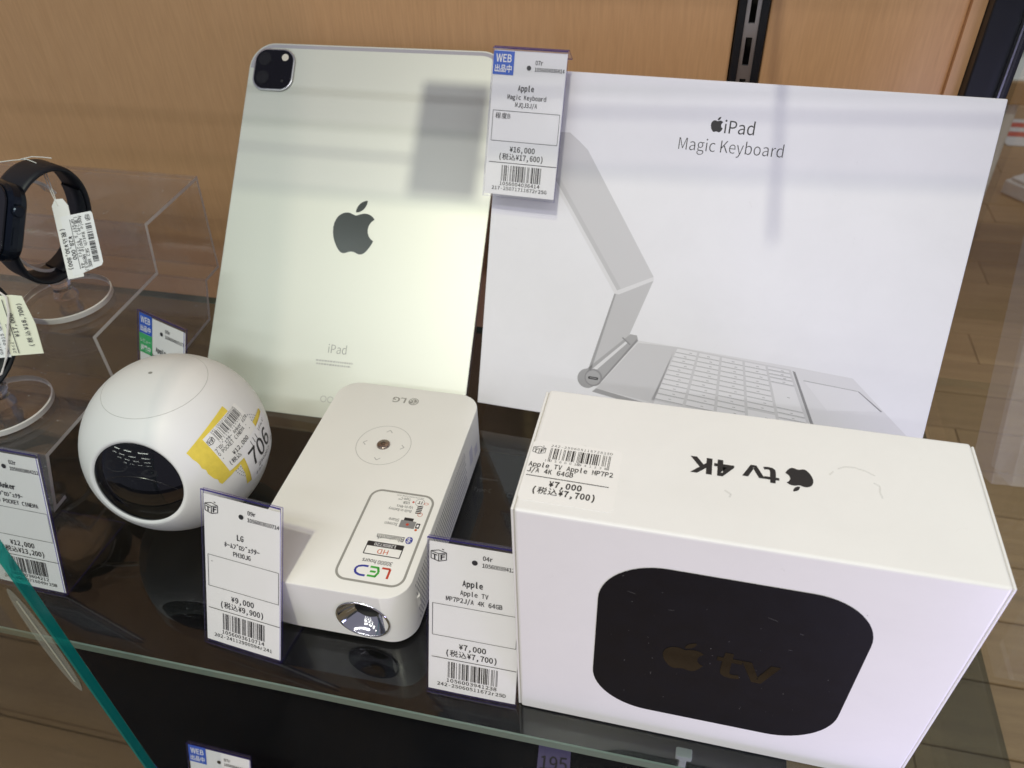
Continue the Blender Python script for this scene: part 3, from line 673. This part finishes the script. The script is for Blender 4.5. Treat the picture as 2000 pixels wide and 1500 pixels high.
for run in (((.110, .042), (.1125, .0436), (.116, .0438), (.1195, .0428), (.1225, .041)), ((.1215, .0375), (.1235, .0362), (.1232, .033), (.1238, .0305)), ((.107, .0385), (.1085, .0405)), ((.0712, .0235), (.0735, .022), (.0728, .0205))):
    for a_, b_2 in zip(run, run[1:]): mb.line(a_, b_2, .0007, .00006)
o = mb.build('scuff_marks', 'scuff', t, fn=toTop); o['kind'] = 'stuff'
sk = MB().prism(rrect(.0012, .0347, .0050, .0352, .0022, 5), .00004, .00014).build('price_sticker', 'gloss_sticker', t, fn=toTop)
ink = MB(); Z = .00022
tf_logo(ink, .0042, .0300, .0046, Z); barcode(ink, '1056003941238', .0083, .0306, .0262, .0318, Z, 0, .0016)
mono(ink, '242-25060511672825D', .0080, .0325, .00122, .0011, Z, 0, 0, 'l'); mono(ink, '1056003941238', .0066, .0247, .00182, .0010, Z, 0, 0, 'l')
mono(ink, 'Apple TV Apple MP7P2', .0018, .0214, .00154, .0022, Z, 0, .022, 'l'); mono(ink, 'J/A 4K 64GB', .0018, .0185, .00154, .0022, Z, 0, .022, 'l')
ink.line((.0020, .0168), (.0318, .0164), .00036, Z)
mono(ink, '¥7,000', .0168, .0126, .00200, .0026, Z, 0, .034); mono(ink, '(税込¥7,700)', .0168, .0090, .00190, .0026, Z, 0, .034)
ink.build('printing', 'ink', sk, fn=toTop)

# ================================================================== slab projector
LM = yawM(-.1868, .1910, .0097); LW, LD, LH = .0858, .1446, .0379
t = thing('slab_projector', 'white slab shaped portable projector with chrome lens cone and feature sticker', 'projector', LM)
LZ = .0022; lp = rrect(0, LW, 0, LD, .0125, 12); n = len(lp)
lx, lz, lr = .0630, .0186, .0133
# body with a round opening in the front face
mb = MB(); lay = [(.0010, LZ), (0, LZ+.0010), (0, LH-.0007), (.0002, LH-.0002), (.0008, LH)]
def inset(d): return rrect(d, LW-d, d, LD-d, .0125-d, 12)
rings = [[(x, y, z) for x, y in inset(d)] for d, z in lay]
vs = [p for r_ in rings for p in r_]; fs = [tuple(range(n-1, -1, -1)), tuple(range((len(lay)-1)*n, len(lay)*n))]
# find the straight front edge (between bl end and br start)
fi = [i for i in range(n) if abs(lp[i][1]) < 1e-7 and abs(lp[(i+1) % n][1]) < 1e-7][0]
for i in range(len(lay)-1):
    for j in range(n):
        if i == 1 and j == fi: continue
        fs.append((i*n+j, i*n+(j+1) % n, (i+1)*n+(j+1) % n, (i+1)*n+j))
b0 = len(vs); K = 48
hole = [(lx+lr*math.cos(2*math.pi*k/K), 0, lz+lr*.98*math.sin(2*math.pi*k/K)) for k in range(K)]
x0_, x1_ = .0125, LW-.0125; z0_, z1_ = LZ+.0010, LH-.0007
rim = []
for k in range(K):
    a = 2*math.pi*k/K; dx_, dz_ = math.cos(a), math.sin(a)
    s_ = min(((x1_-lx) if dx_ > 0 else (x0_-lx))/dx_ if abs(dx_) > 1e-6 else 9, ((z1_-lz) if dz_ > 0 else (z0_-lz))/dz_ if abs(dz_) > 1e-6 else 9)
    rim.append((lx+dx_*s_, 0, lz+dz_*s_))
vs += hole+rim
for k in range(K): fs.append((b0+k, b0+(k+1) % K, b0+K+(k+1) % K, b0+K+k))
for cx, cz in ((x0_, z0_), (x1_, z0_), (x1_, z1_), (x0_, z1_)):   # corner fillers
    ks = sorted(range(K), key=lambda k: math.dist((rim[k][0], rim[k][2]), (cx, cz)))[:2]
    vs.append((cx, 0, cz)); fs.append((b0+K+ks[0], b0+K+ks[1], len(vs)-1))
body = MB().add(vs, fs).build('body', 'white_plastic', t)
for p in body.data.polygons: p.use_smooth = True
md = body.modifiers.new('es', 'EDGE_SPLIT'); md.split_angle = math.radians(30)
LMt = Matrix.Translation((lx, 0, lz)) @ Matrix.Rotation(math.pi/2, 4, 'X')
mb = MB(); lathe(mb, [(lr+.0001, .0002), (lr-.0001, .0007), (lr-.0006, .0007), (lr-.0009, .0), (.0066, -.0056), (.0062, -.0058)], 64, 0, LMt)
cone = mb.build('lens_cone', 'chrome', t, smooth=True)
mb = MB(); lathe(mb, [(.0064, -.0057), (.0060, -.0070), (.0058, -.0090), (.0050, -.0092), (.0048, -.0125), (0, -.0125)], 40, 0, LMt); mb.build('lens_barrel', 'rubber', cone)
mb = MB(); lathe(mb, [(.0046, -.0120), (.0040, -.0108), (.0028, -.0099), (.0012, -.0094), (0, -.0093)], 40, 0, LMt); mb.build('lens_element', 'lens_glass', cone, smooth=True)
for x in (.012, LW-.012):
    for y in (.016, LD-.016): mb = MB(); mb.prism(circ(x, y, .005, 20), .0002, LZ); mb.build('rubber_foot', 'rubber', t)
tl = lambda v: V((v.x, v.y, LH+v.z)); Z = .00008
mb = MB(); ringpoly(mb, circ(.0425, .0952, .01530, 56), circ(.0425, .0952, .01495, 56), Z); 
pad = mb.build('control_ring', 'seam_grey', t, fn=tl)
mb = MB()
for a in (0, 90, 180, 270):
    c_, s_ = math.cos(math.radians(a)), math.sin(math.radians(a)); P = lambda u, v: (.0425+c_*u-s_*v, .0952+s_*u+c_*v)
    mb.line(P(.0100, .0017), P(.0118, 0), .00045, Z); mb.line(P(.0118, 0), P(.0100, -.0017), .00045, Z)
mb.build('arrow_marks', 'ink_light', pad, fn=tl)
mb = MB(); lathe(mb, [(.0037, 0), (.0036, .0007), (.0031, .0011), (0, .0012)], 36, 0, Matrix.Translation((.0425, .0952, LH))); pb = mb.build('power_button', 'button_metal', t, smooth=True)
mb = MB(); cc = circ(0, 0, .0013, 20, -230, 50); ci = circ(0, 0, .00095, 20, -230, 50)
for i in range(20): mb.poly([(.0425-p[0], .0952-p[1]) for p in (cc[i], cc[i+1], ci[i+1], ci[i])], .00128)
mb.line((.0425, .0952-.0015), (.0425, .0952-.0002), .00035, .00128); mb.build('power_symbol', 'ink', pb, fn=tl)
# maker's mark and feature sticker read from behind
def flipper(xc, yc): return lambda v: V((xc-v.x, yc-v.y, LH+v.z))
mb = MB(); fit(mb, 'LG', .0, .0080, 0, .0042, Z, 0, .02); mb.build('maker_lettering', 'frame_grey', t, fn=flipper(.0430, .1350))
mb = MB(); ringpoly(mb, circ(0, 0, .0030, 32), circ(0, 0, .0001, 32), Z); em = mb.build('emblem', 'frame_grey', t, fn=flipper(.0478, .1329))
mb = MB(); mb.line((0, .0017), (0, -.0012), .0004, Z+.00005); mb.line((0, -.0012), (.0012, -.0012), .0004, Z+.00005); mb.poly(circ(-.0011, .0010, .0004, 12), Z+.00005)
c2 = circ(0, 0, .0024, 24, 60, 360); c3 = circ(0, 0, .0020, 24, 60, 360)
for i in range(24): mb.poly([c2[i], c2[i+1], c3[i+1], c3[i]], Z+.00005)
mb.line((.0010, 0), (.0022, 0), .0004, Z+.00005); mb.build('emblem_lines', 'white_plastic', em, fn=flipper(.0478, .1329))
SX, SY = .0651, .0352                      # sticker centre
fl = flipper(SX, SY)
mb = MB(); ringpoly(mb, rrect(-.0172, .0172, -.0286, .0286, .0062, 8), rrect(-.0160, .0160, -.0274, .0274, .0050, 8), Z); stf = mb.build('feature_sticker', 'frame_grey', t, fn=fl)
inks = {k: MB() for k in ('ink', 'red_ink', 'green_ink', 'blue_ink', 'orange_ink', 'ink_white', 'ink_grey')}
Z2 = Z; b = inks
W_ = .0011
for a_, c_ in (((-.0085, .0245), (-.0085, .0190)), ((-.0085, .0190), (-.0045, .0190))): b['red_ink'].line(a_, c_, W_, Z2)
for a_, c_ in (((-.0030, .0242), (.0012, .0242)), ((-.0022, .0217), (.0006, .0217)), ((-.0030, .0192), (.0012, .0192)), ((-.0026, .0242), (-.0036, .0217)), ((-.0036, .0217), (-.0026, .0192))): b['green_ink'].line(a_, c_, W_, Z2+.00002)
P = [(.0022, .0192), (.0050, .0192), (.0072, .0200), (.0080, .0217), (.0072, .0236), (.0050, .0245), (.0022, .0245)]
for i in range(6): b['blue_ink'].line(P[i], P[i+1], W_, Z2)
fit(b['ink'], '30000 hours', -.0085, .0065, .0150, .0022, Z2, 0, .012)
for a_, c_ in (((-.0105, .0122), (.0075, .0122)), ((-.0105, .0048), (.0075, .0048)), ((-.0105, .0122), (-.0105, .0048)), ((.0075, .0122), (.0075, .0048))): b['ink'].line(a_, c_, .00050, Z2)
b['ink'].poly([(-.0105, .0048), (.0075, .0048), (.0075, .0074), (-.0105, .0074)], Z2+.00002)
fit(b['orange_ink'], 'HD', -.0042, .0012, .0086, .0027, Z2, 0, .004); fit(b['ink_white'], '1280X720', -.0070, .0040, .0052, .0017, Z2+.00005, 0, .004)
b['blue_ink'].poly([(x*.8-.0118+.0, y+.0010) for x, y in circ(0, 0, .0022, 28)], Z2)
for a_, c_ in (((-.0128, .0020), (-.0108, .0002)), ((-.0128, 0), (-.0108, .0018)), ((-.0118, .0028), (-.0118, -.0008)), ((-.0118, .0028), (-.0108, .0018)), ((-.0118, -.0008), (-.0108, .0002))): b['ink_white'].line(a_, c_, .00030, Z2+.00005)
fit(b['ink'], 'Bluetooth', -.0092, .0046, -.0004, .0029, Z2, 0, .016)
b['ink_grey'].poly([(-.0118, -.0062), (-.0040, -.0062), (-.0040, -.0108), (-.0118, -.0108)], Z2); b['ink'].poly([(-.0100, -.0108), (-.0052, -.0108), (-.0052, -.0126), (-.0100, -.0126)], Z2); b['red_ink'].poly(circ(-.0079, -.0084, .0008, 12), Z2+.00003)
b['ink'].poly([(-.0142, -.0068), (-.0122, -.0068), (-.0122, -.0100), (-.0142, -.0100)], Z2); b['ink_white'].poly([(-.0137, -.0076), (-.0127, -.0076), (-.0127, -.0092), (-.0137, -.0092)], Z2+.00003); b['orange_ink'].poly(circ(-.0130, -.0058, .0007, 12), Z2)
fit(b['ink'], 'Screen', -.0030, .0036, -.0084, .0019, Z2); fit(b['ink'], 'Share', -.0030, .0024, -.0112, .0019, Z2)
for i in range(5): b['ink'].poly([(-.0122, -.0160-.0011*i), (-.0094, -.0160-.0011*i), (-.0094, -.0167-.0011*i), (-.0122, -.0167-.0011*i)], Z2)
ringpoly(b['orange_ink'], circ(-.0122, -.0156, .0013, 20), circ(-.0122, -.0156, .00105, 20), Z2+.00003)
fit(b['ink'], 'Built-in Battery', -.0072, .0048, -.0176, .0016, Z2); fit(b['ink'], 'Up to 4hrs', -.0072, .0012, -.0200, .0016, Z2)
ringpoly(b['ink_grey'], circ(-.0098, -.0233, .0024, 24), circ(-.0098, -.0233, .0022, 24), Z2); fit(b['ink'], 'IT', -.0110, -.0086, -.0242, .0018, Z2, 0, .02)
ringpoly(b['orange_ink'], [(x*1.5, y) for x, y in circ(-.0088, -.0230, .0008, 16)], [(x*1.5, y) for x, y in circ(-.0088, -.0230, .0006, 16)], Z2+.00003); b['red_ink'].poly(circ(-.0064, -.0230, .0006, 12), Z2)
fit(b['ink'], 'USB', -.0046, -.0014, -.0228, .0016, Z2, 0, .01); fit(b['ink'], 'Type-C™', -.0046, .0018, -.0250, .0016, Z2)
fit(b['ink_grey'], 'MEZ68948613(REV00)', -.0110, .0034, -.0266, .0008, Z2)
for k, m_ in inks.items():
    if m_.f: m_.build('sticker_printing', k, stf, fn=fl)
# vents and ports on the side (one grille of fine slots)
mb = MB(); X_ = LW+.00006
for i in range(44):
    for j in range(9):
        y = .014+i*.00205+(j % 2)*.0010; z = .0062+j*.0030
        if y > .104: continue
        mb.add([(X_, y, z), (X_, y+.00065, z), (X_, y+.00065, z+.0021), (X_, y, z+.0021)], [(0, 1, 2, 3)])
o = mb.build('vent_slots', 'vent', t); o['kind'] = 'stuff'
for y0, y1, z0, z1 in ((.112, .118, .012, .024), (.122, .128, .010, .017)):
    MB().add([(X_, y0, z0), (X_, y1, z0), (X_, y1, z1), (X_, y0, z1)], [(0, 1, 2, 3)]).build('port', 'white_shadow', t)
mb = MB(); mb.add([(LW-.0002, .0128, .016), (LW+.0009, .0150, .0165), (LW+.0009, .0150, .0225), (LW-.0002, .0128, .023), (LW-.0002, .0176, .016), (LW-.0002, .0176, .023)], [(0, 1, 2, 3), (1, 4, 5, 2), (0, 4, 1), (3, 2, 5)]); mb.build('focus_lever', 'white_plastic', t)

# ================================================================== round projector
AC, AR = V((-.2509, .2586, .0475)), .0475
t = thing('round_projector', 'white ball shaped projector with black glass front and stickers on its side', 'projector', Matrix.Translation(AC))
AX = V((.11, -.955, .225)).normalized(); TA = math.radians(30.5)
a1 = AX.cross(V((0, 0, 1))).normalized(); a2 = a1.cross(AX)*-1
def ang(th, ph, r): return (AX*math.cos(th)+(a1*math.cos(ph)+a2*math.sin(ph))*math.sin(th))*r
mb = MB(); K = 96; vs = []; fs = []
ths = [(TA-math.radians(1.2), AR-.0024), (TA-math.radians(.5), AR-.0009), (TA+math.radians(.3), AR-.0002)]+[(TA+math.radians(1.5)+(math.pi-TA-math.radians(1.5))*i/56, AR) for i in range(56)]
for th, r in ths:
    for k in range(K): vs.append(ang(th, 2*math.pi*k/K, r))
L = len(ths)
for i in range(L-1):
    for k in range(K): fs.append((i*K+k, (i+1)*K+k, (i+1)*K+(k+1) % K, i*K+(k+1) % K))
vs.append(ang(math.pi, 0, AR)); fs += [((L-1)*K+k, len(vs)-1, (L-1)*K+(k+1) % K) for k in range(K)]
MB().add(vs, fs).build('shell', 'astro_plastic', t, smooth=True)
vs = []; fs = []; ths = [(TA-math.radians(1.0)-i*(TA-math.radians(1.0))/20) for i in range(20)]
for th in ths:
    for k in range(64): vs.append(ang(th, 2*math.pi*k/64, AR-.0013))
for i in range(19):
    for k in range(64): fs.append((i*64+k, (i+1)*64+k, (i+1)*64+(k+1) % 64, i*64+(k+1) % 64))
fs.append(tuple(range(19*64+63, 19*64-1, -1)))
lens = MB().add(vs, fs).build('front_glass', 'lens_glass', t, smooth=True)
# dividing ridge and projecting window behind the glass front
def lp_(u, v, lift=.0): 
    d = (AX+a1*u+a2*v).normalized(); return d*(AR-.0013+lift)
mb = MB(); tube(mb, [lp_(-.50+.02*k, -.04-.20*((k-25)/25)**2*-1-.12, .00005) for k in range(51)], .00022, 6); mb.build('glass_ridge', 'lens_ring', lens)
for (u, v, ru, rv) in ((.16, -.27, .15, .07), (-.22, -.20, .085, .05)):
    mb = MB(); P = [lp_(u+ru*math.cos(a), v+rv*math.sin(a), .00005) for a in [2*math.pi*k/28 for k in range(28)]]; mb.add(P, [tuple(range(28))]); mb.build('lens_window', 'lens_ring', lens)
mb = MB()
tr_ = math.radians(33); tube(mb, [V((math.sin(tr_)*math.cos(a), math.sin(tr_)*math.sin(a), math.cos(tr_)))*(AR-.00005) for a in [2*math.pi*k/90 for k in range(90)]], .00016, 6, closed=True); mb.build('touch_panel_seam', 'seam_grey', t)
mb = MB(); mb.add([V((.0011*math.cos(a), .0009*math.sin(a), AR+.00004)) for a in [2*math.pi*k/20 for k in range(20)]], [tuple(range(20))]); mb.build('indicator_dot', 'frame_grey', t)
# speaker dots
SXD = V((.985, -.03, .15)).normalized(); s1 = V((0, 1, 0)); s1 = (s1-SXD*s1.dot(SXD)).normalized(); s2 = SXD.cross(s1)
mb = MB()
for r_ in range(3, 11):
    rr = r_*.0017; nn = int(2*math.pi*rr/.0017)
    for k in range(nn):
        a = 2*math.pi*k/nn; d = (SXD+s1*(rr/AR*math.cos(a))+s2*(rr/AR*math.sin(a))).normalized(); e1 = d.cross(V((.2, .1, .97))).normalized(); e2 = d.cross(e1)
        mb.add([d*(AR+.00005)+(e1*math.cos(q)+e2*math.sin(q))*.00036 for q in [math.pi/3*z for z in range(6)]], [(0, 1, 2, 3, 4, 5)])
o = mb.build('speaker_holes', 'vent', t); o['kind'] = 'stuff'
def patch(cd_, xd, wd, ht, lift):
    n = cd_.normalized(); x_ = (xd-n*xd.dot(n)).normalized(); y_ = n.cross(x_)
    return lambda v: (n+x_*(v.x/AR)+y_*(v.y/AR)).normalized()*(AR+lift+v.z), wd, ht
def sticker(name, mat, P, par, jag=0, nx=14, ny=12):
    fn, wd, ht = P; vs = []; fs = []; rr = random.Random(5)
    for j in range(ny+1):
        for i in range(nx+1):
            x = -wd/2+wd*i/nx; y = -ht/2+ht*j/ny
            if jag and i in (0, nx): x += rr.uniform(-jag, jag)
            if jag and j == 0: y += rr.uniform(-jag, jag)*.6
            vs.append((x, y, 0))
    for j in range(ny):
        for i in range(nx): q = j*(nx+1)+i; fs.append((q, q+1, q+nx+2, q+nx+1))
    return MB().add(vs, fs).build(name, mat, par, fn=fn, smooth=True)
XD1 = V((.06, .60, .035)); C1 = V((.84, -.145, .36)); C2 = V((.93, .10, .02)); XD2 = V((-.05, .70, .02))
sticker('yellow_tape', 'yellow_tape', patch(V((.78, -.27, .34)), V((.0, .62, .10)), .0325, .0280, .00012), t, .0006)
sticker('yellow_tape', 'yellow_tape', patch(V((.93, .06, .05)), V((0, .7, -.02)), .0345, .0285, .00018), t, .0004, 30, 12)
P1 = patch(C1, XD1, .0285, .0240, .00035); s1_ = sticker('price_sticker', 'paper', P1, t)
ink = MB(); Zs = .00012
tf_logo(ink, -.0118, .0082, .0042, Zs); barcode(ink, '1056003804212', -.0085, .0115, .0054, .0104, Zs)
mono(ink, '242-25020716049825B', .0012, .0107, .00108, .0010, Zs); mono(ink, '1056003804212', .0012, .0042, .00160, .0009, Zs)
mono(ink, 'ﾌﾟﾛｼﾞｪｸﾀｰ Anker ASTR', -.0136, .0016, .00136, .0020, Zs, 0, .006, 'l'); mono(ink, 'O POCKET CINEMA -', -.0136, -.0010, .00136, .0020, Zs, 0, .006, 'l')
ink.line((-.0130, -.0032), (.0100, -.0032), .0003, Zs); mono(ink, '¥12,000', -.0010, -.0062, .0018, .0023, Zs, 0, .015); mono(ink, '(税込¥13,200)', -.0010, -.0094, .0017, .0023, Zs, 0, .015)
ink.build('printing', 'ink', s1_, fn=P1[0])
P2 = patch(C2, XD2, .0325, .0252, .00055); s2_ = sticker('number_sticker', 'paper_cool', P2, t)
ink = MB(); fit(ink, '706', -.0130, .0080, -.0030, .0100, Zs, 0, .012); fit(ink, '250207', -.0085, .0050, -.0070, .0021, Zs)
fit(ink, 'オクト', -.0120, -.0050, -.0110, .0021, Zs); fit(ink, '済', .0105, .0135, -.0072, .0024, Zs); fit(ink, 'げんじ', .0020, .0115, .0090, .0018, Zs)
for x in (-.0075, -.0048, -.0020): ink.line((x, .0108), (x, .0074), .0004, Zs)
ink.build('printing', 'ink', s2_, fn=P2[0])

# ================================================================== hang tags on the watches
def tagframe(a, b, c, dep, tw=0.):
    A_, B_, C_ = pdep(a, dep), pdep(b, dep+tw), pdep(c, dep); e = (B_-A_); u = (C_-A_); return A_, e, u
def tagmap(A_, e, u, lift):
    n = e.cross(u).normalized()
    if n.dot(CAM-A_) < 0: n = -n
    return lambda v: A_+e*v.x+u*v.y+n*(lift+v.z)
# upper tag: lettering runs down the tag (x = down, y = to the right)
A_, e, u = tagframe((101, 400), (134, 546), (171, 386), .452)
tg = MB().poly([(.02, .0), (-.06, .12), (-.05, .33), (.05, .44), (1, .44), (1, .0)]).build('hang_tag', 'paper', fn=tagmap(A_, e, u, 0)); md = tg.modifiers.new('s', 'SOLIDIFY'); md.thickness = .0003; md.offset = -1
tag(tg, 'white hang tag tied with string to the square smart watch', 'price tag', 'hang tags on watches')
fm = tagmap(A_, e, u, .0003)
sp = MB().prism([(.18, .16), (.18, 1.0), (.21, 1.04), (.86, 1.04), (.90, .98), (.97, .30), (.97, .16)], 0, .0001).build('tag_sticker', 'paper_cool', tg, fn=fm)
MB().poly(circ(.085, .22, .001, 4), 0).build('tag_hole', 'rubber', tg, fn=fm)
ins = MB(); mu = e.length; mv = u.length
def tmono(mb, s, x0, y, cell, cap, off=0):
    tmp = MB(); mono(tmp, s, 0, 0, cell, cap, .0004, 0, off, 'l'); mb.add([(x0+v[0]/mu, y+v[1]/mv, v[2]) for v in tmp.v], tmp.f)
def tbar(mb, d, x0, x1, y0, y1): barcode(mb, d, x0, x1, y0, y1, .0004)
tbar(ins, '1056003941252', .33, .84, .79, .95); tmono(ins, 'Apple Watch SE2 MRE', .21, .64, .0016, .0019); tmono(ins, '(第2代) Apple MR9E3J/A', .21, .53, .0016, .0019); tmono(ins, 'GPSﾓﾃﾞﾙ ｹｰｽｻｲｽﾞ 44', .24, .43, .0016, .0019)
ins.line((.24, .40), (.90, .40), .012, .0004); tmono(ins, '¥28,000', .45, .26, .0020, .0023, .015); tmono(ins, '(税込¥30,800)', .33, .10, .0019, .0023, .015)
tmp = MB(); tf_logo(tmp, 0, 0, .0034, .0004); ins.add([(.255+v[0]/mu, .89+v[1]/mv, v[2]) for v in tmp.v], tmp.f)
ins.build('printing', 'ink', sp, fn=tagmap(A_, e, u, .0003))
mb = MB(); tube(mb, [pdep(p, d) for p, d in (((113, 402), .4515), ((104, 385), .452), ((95, 365), .453), ((84, 335), .452), ((70, 318), .450), ((52, 311), .449), ((25, 313), .451), ((-10, 318), .453))], .00028, 6)
tube(mb, [pdep(p, d) for p, d in (((113, 402), .4515), ((107, 384), .4525), ((99, 362), .4535), ((90, 338), .453), ((72, 322), .451), ((60, 322), .452), ((61, 330), .453))], .00028, 6)
tube(mb, [pdep(p, d) for p, d in (((40, 311), .449), ((62, 306), .449), ((84, 307), .450), ((101, 309), .451))], .00028, 6)
mb.build('string', 'string', tg)
# lower tag: lettering runs upwards (x = up, y = to the left)
A_, e, u = tagframe((86, 690), (48, 574), (-40, 700), .420)
tg = MB().poly([(0, .0), (.5, -.02), (.97, .05), (1.0, .20), (1.0, 1), (0, 1)][::-1]).build('hang_tag', 'paper_cream', fn=tagmap(A_, e, u, 0)); md = tg.modifiers.new('s', 'SOLIDIFY'); md.thickness = .0003; md.offset = -1
tag(tg, 'cream hang tag with barcode on the lowest watch', 'price tag', 'hang tags on watches')
mu = e.length; mv = u.length; ins = MB()
MB().poly([(-.02, .50), (.96, .50), (.96, 1), (-.02, 1)], .0002).build('tag_sticker', 'paper_cool', tg, fn=tagmap(A_, e, u, .0003))
tmono(ins, '(税込¥18,700)', .12, .10, .0019, .0022, .015); tmono(ins, '¥17,000', .30, .27, .0019, .0022, .015); ins.line((.03, .36), (.93, .36), .01, .0004)
ins2 = MB()
for (x, y, s) in ((.03, .39, 'ｽｻｲｽﾞ 44mm'), (.03, .50, 'SM-R915 GPS'), (.03, .60, 'Galaxy Watch5 SAM')): tmono(ins2, s, x, y, .00165, .0018)
tbar(ins2, '1056003940019', .25, .85, .68, .95)
for v, f in ((ins.v, ins.f), (ins2.v, ins2.f)): pass
mm = MB(); mm.add([(v[0], v[1], v[2]) for v in ins.v], ins.f); mm.add(ins2.v, ins2.f); mm.build('printing', 'ink', tg, fn=tagmap(A_, e, u, .0006))
mb = MB(); tube(mb, [pdep(p, d) for p, d in (((-5, 568), .419), ((12, 580), .4185), ((17, 610), .418), ((14, 660), .418), ((12, 700), .418), ((3, 730), .419), ((-8, 737), .42))], .0006, 8); mb.build('clear_loop', 'acrylic_edge', tg)

# ================================================================== things on the lower shelf
t = thing('device_box', 'flat dark grey box lying on the lower shelf seen through the glass', 'box', Matrix.Translation((-.145, .385, -.2)))
MB().box(-.045, .05, 0, .11, .0005, .032).build('carton', 'box_dark', t, bevel=.001)
mb = MB(); fit(mb, 'Type-C', -.004, .012, .060, .004, .0322); fit(mb, 'C', .026, .031, .058, .005, .0322); mb.line((-.002, .075), (.014, .075), .0016, .0322); mb.build('lettering', 'ink_light', t)
t = thing('product_box', 'white product box with lavender band standing on the lower shelf', 'box', Matrix.Translation((.066, .37, -.2)))
MB().box(-.09, 0, 0, .03, .0005, .085).build('carton', 'fixture_white', t, bevel=.0008)
MB().box(-.088, -.001, -.0003, -.0001, .010, .030).build('printed_band', 'lavender', t)
t = thing('number_note', 'small paper note with a handwritten price lying on the lower shelf', 'note', Matrix.Translation((-.05, .225, -.1994)) @ Matrix.Rotation(.1, 4, 'Z'))
MB().box(0, .022, 0, .030, 0, .0003).build('paper', 'shaded_violet', t); mb = MB(); fit(mb, '195', .002, .020, .012, .009, .0005, 0, .01); mb.build('lettering', 'ink', t)  # paper coloured near black, the darkness under the shelf is in its colour

# ================================================================== shop beyond the side glass
def far_box(name, label, cat, px, dep, sx, sy, sz, parts):
    c = pdep(px, dep); t = thing(name, label, cat, Matrix.Translation((c.x, c.y, FLOOR_Z))); h = c.z-FLOOR_Z
    for nm, mt, bx in parts(h): MB().box(*bx).build(nm, mt, t, bevel=.004)
    return t
far_box('display_table', 'white shop display table with wooden edge beyond the corner post', 'table', (1962, 152), 1.9, 0, 0, 0, lambda h: [
    ('table_top', 'fixture_white', (0, .8, 0, .6, h-.03, h)), ('wood_edge', 'fixture_wood', (.0, .8, -.012, -.001, h-.06, h-.004)), ('leg', 'fixture_white', (.03, .07, .04, .08, .001, h-.031)), ('leg', 'fixture_white', (.72, .76, .04, .08, .001, h-.031))])
c = pdep((1985, 100), 2.05)
mb = MB(); lathe(mb, [(.0, .0), (.09, .0), (.11, .03), (.105, .07), (.08, .085), (0, .09)], 28); o = mb.build('rounded_device', 'fixture_white', smooth=True); o.location = (c.x+.07, c.y+.06, pdep((1962, 152), 1.9).z+.001); tag(o, 'white rounded appliance on the shop display table', 'appliance')
c = pz((1962, 262), FLOOR_Z+.001); t = thing('floor_sign', 'white floor sign with two red stripes on the shop floor', 'floor sign', Matrix.Translation(c))
MB().box(-.02, .55, -.12, .16, .0005, .004).build('sheet', 'fixture_white', t)
MB().box(.0, .5, -.03, .02, .0042, .005).build('stripe', 'fixture_red', t); MB().box(.0, .5, .07, .12, .0042, .005).build('stripe', 'fixture_red', t)
c = pz((1965, 345), FLOOR_Z+.06); t = thing('low_plinth', 'low white plinth on the shop floor beside the case', 'plinth', Matrix.Translation((c.x, c.y, FLOOR_Z)) @ Matrix.Rotation(-.9, 4, 'Z'))
MB().box(0, .6, 0, .5, .001, .05).build('base', 'fixture_white', t, bevel=.006); MB().box(.012, .59, .012, .49, .0505, .062).build('top_board', 'fixture_white', t, bevel=.004)
bpy.data.objects.remove(FO)
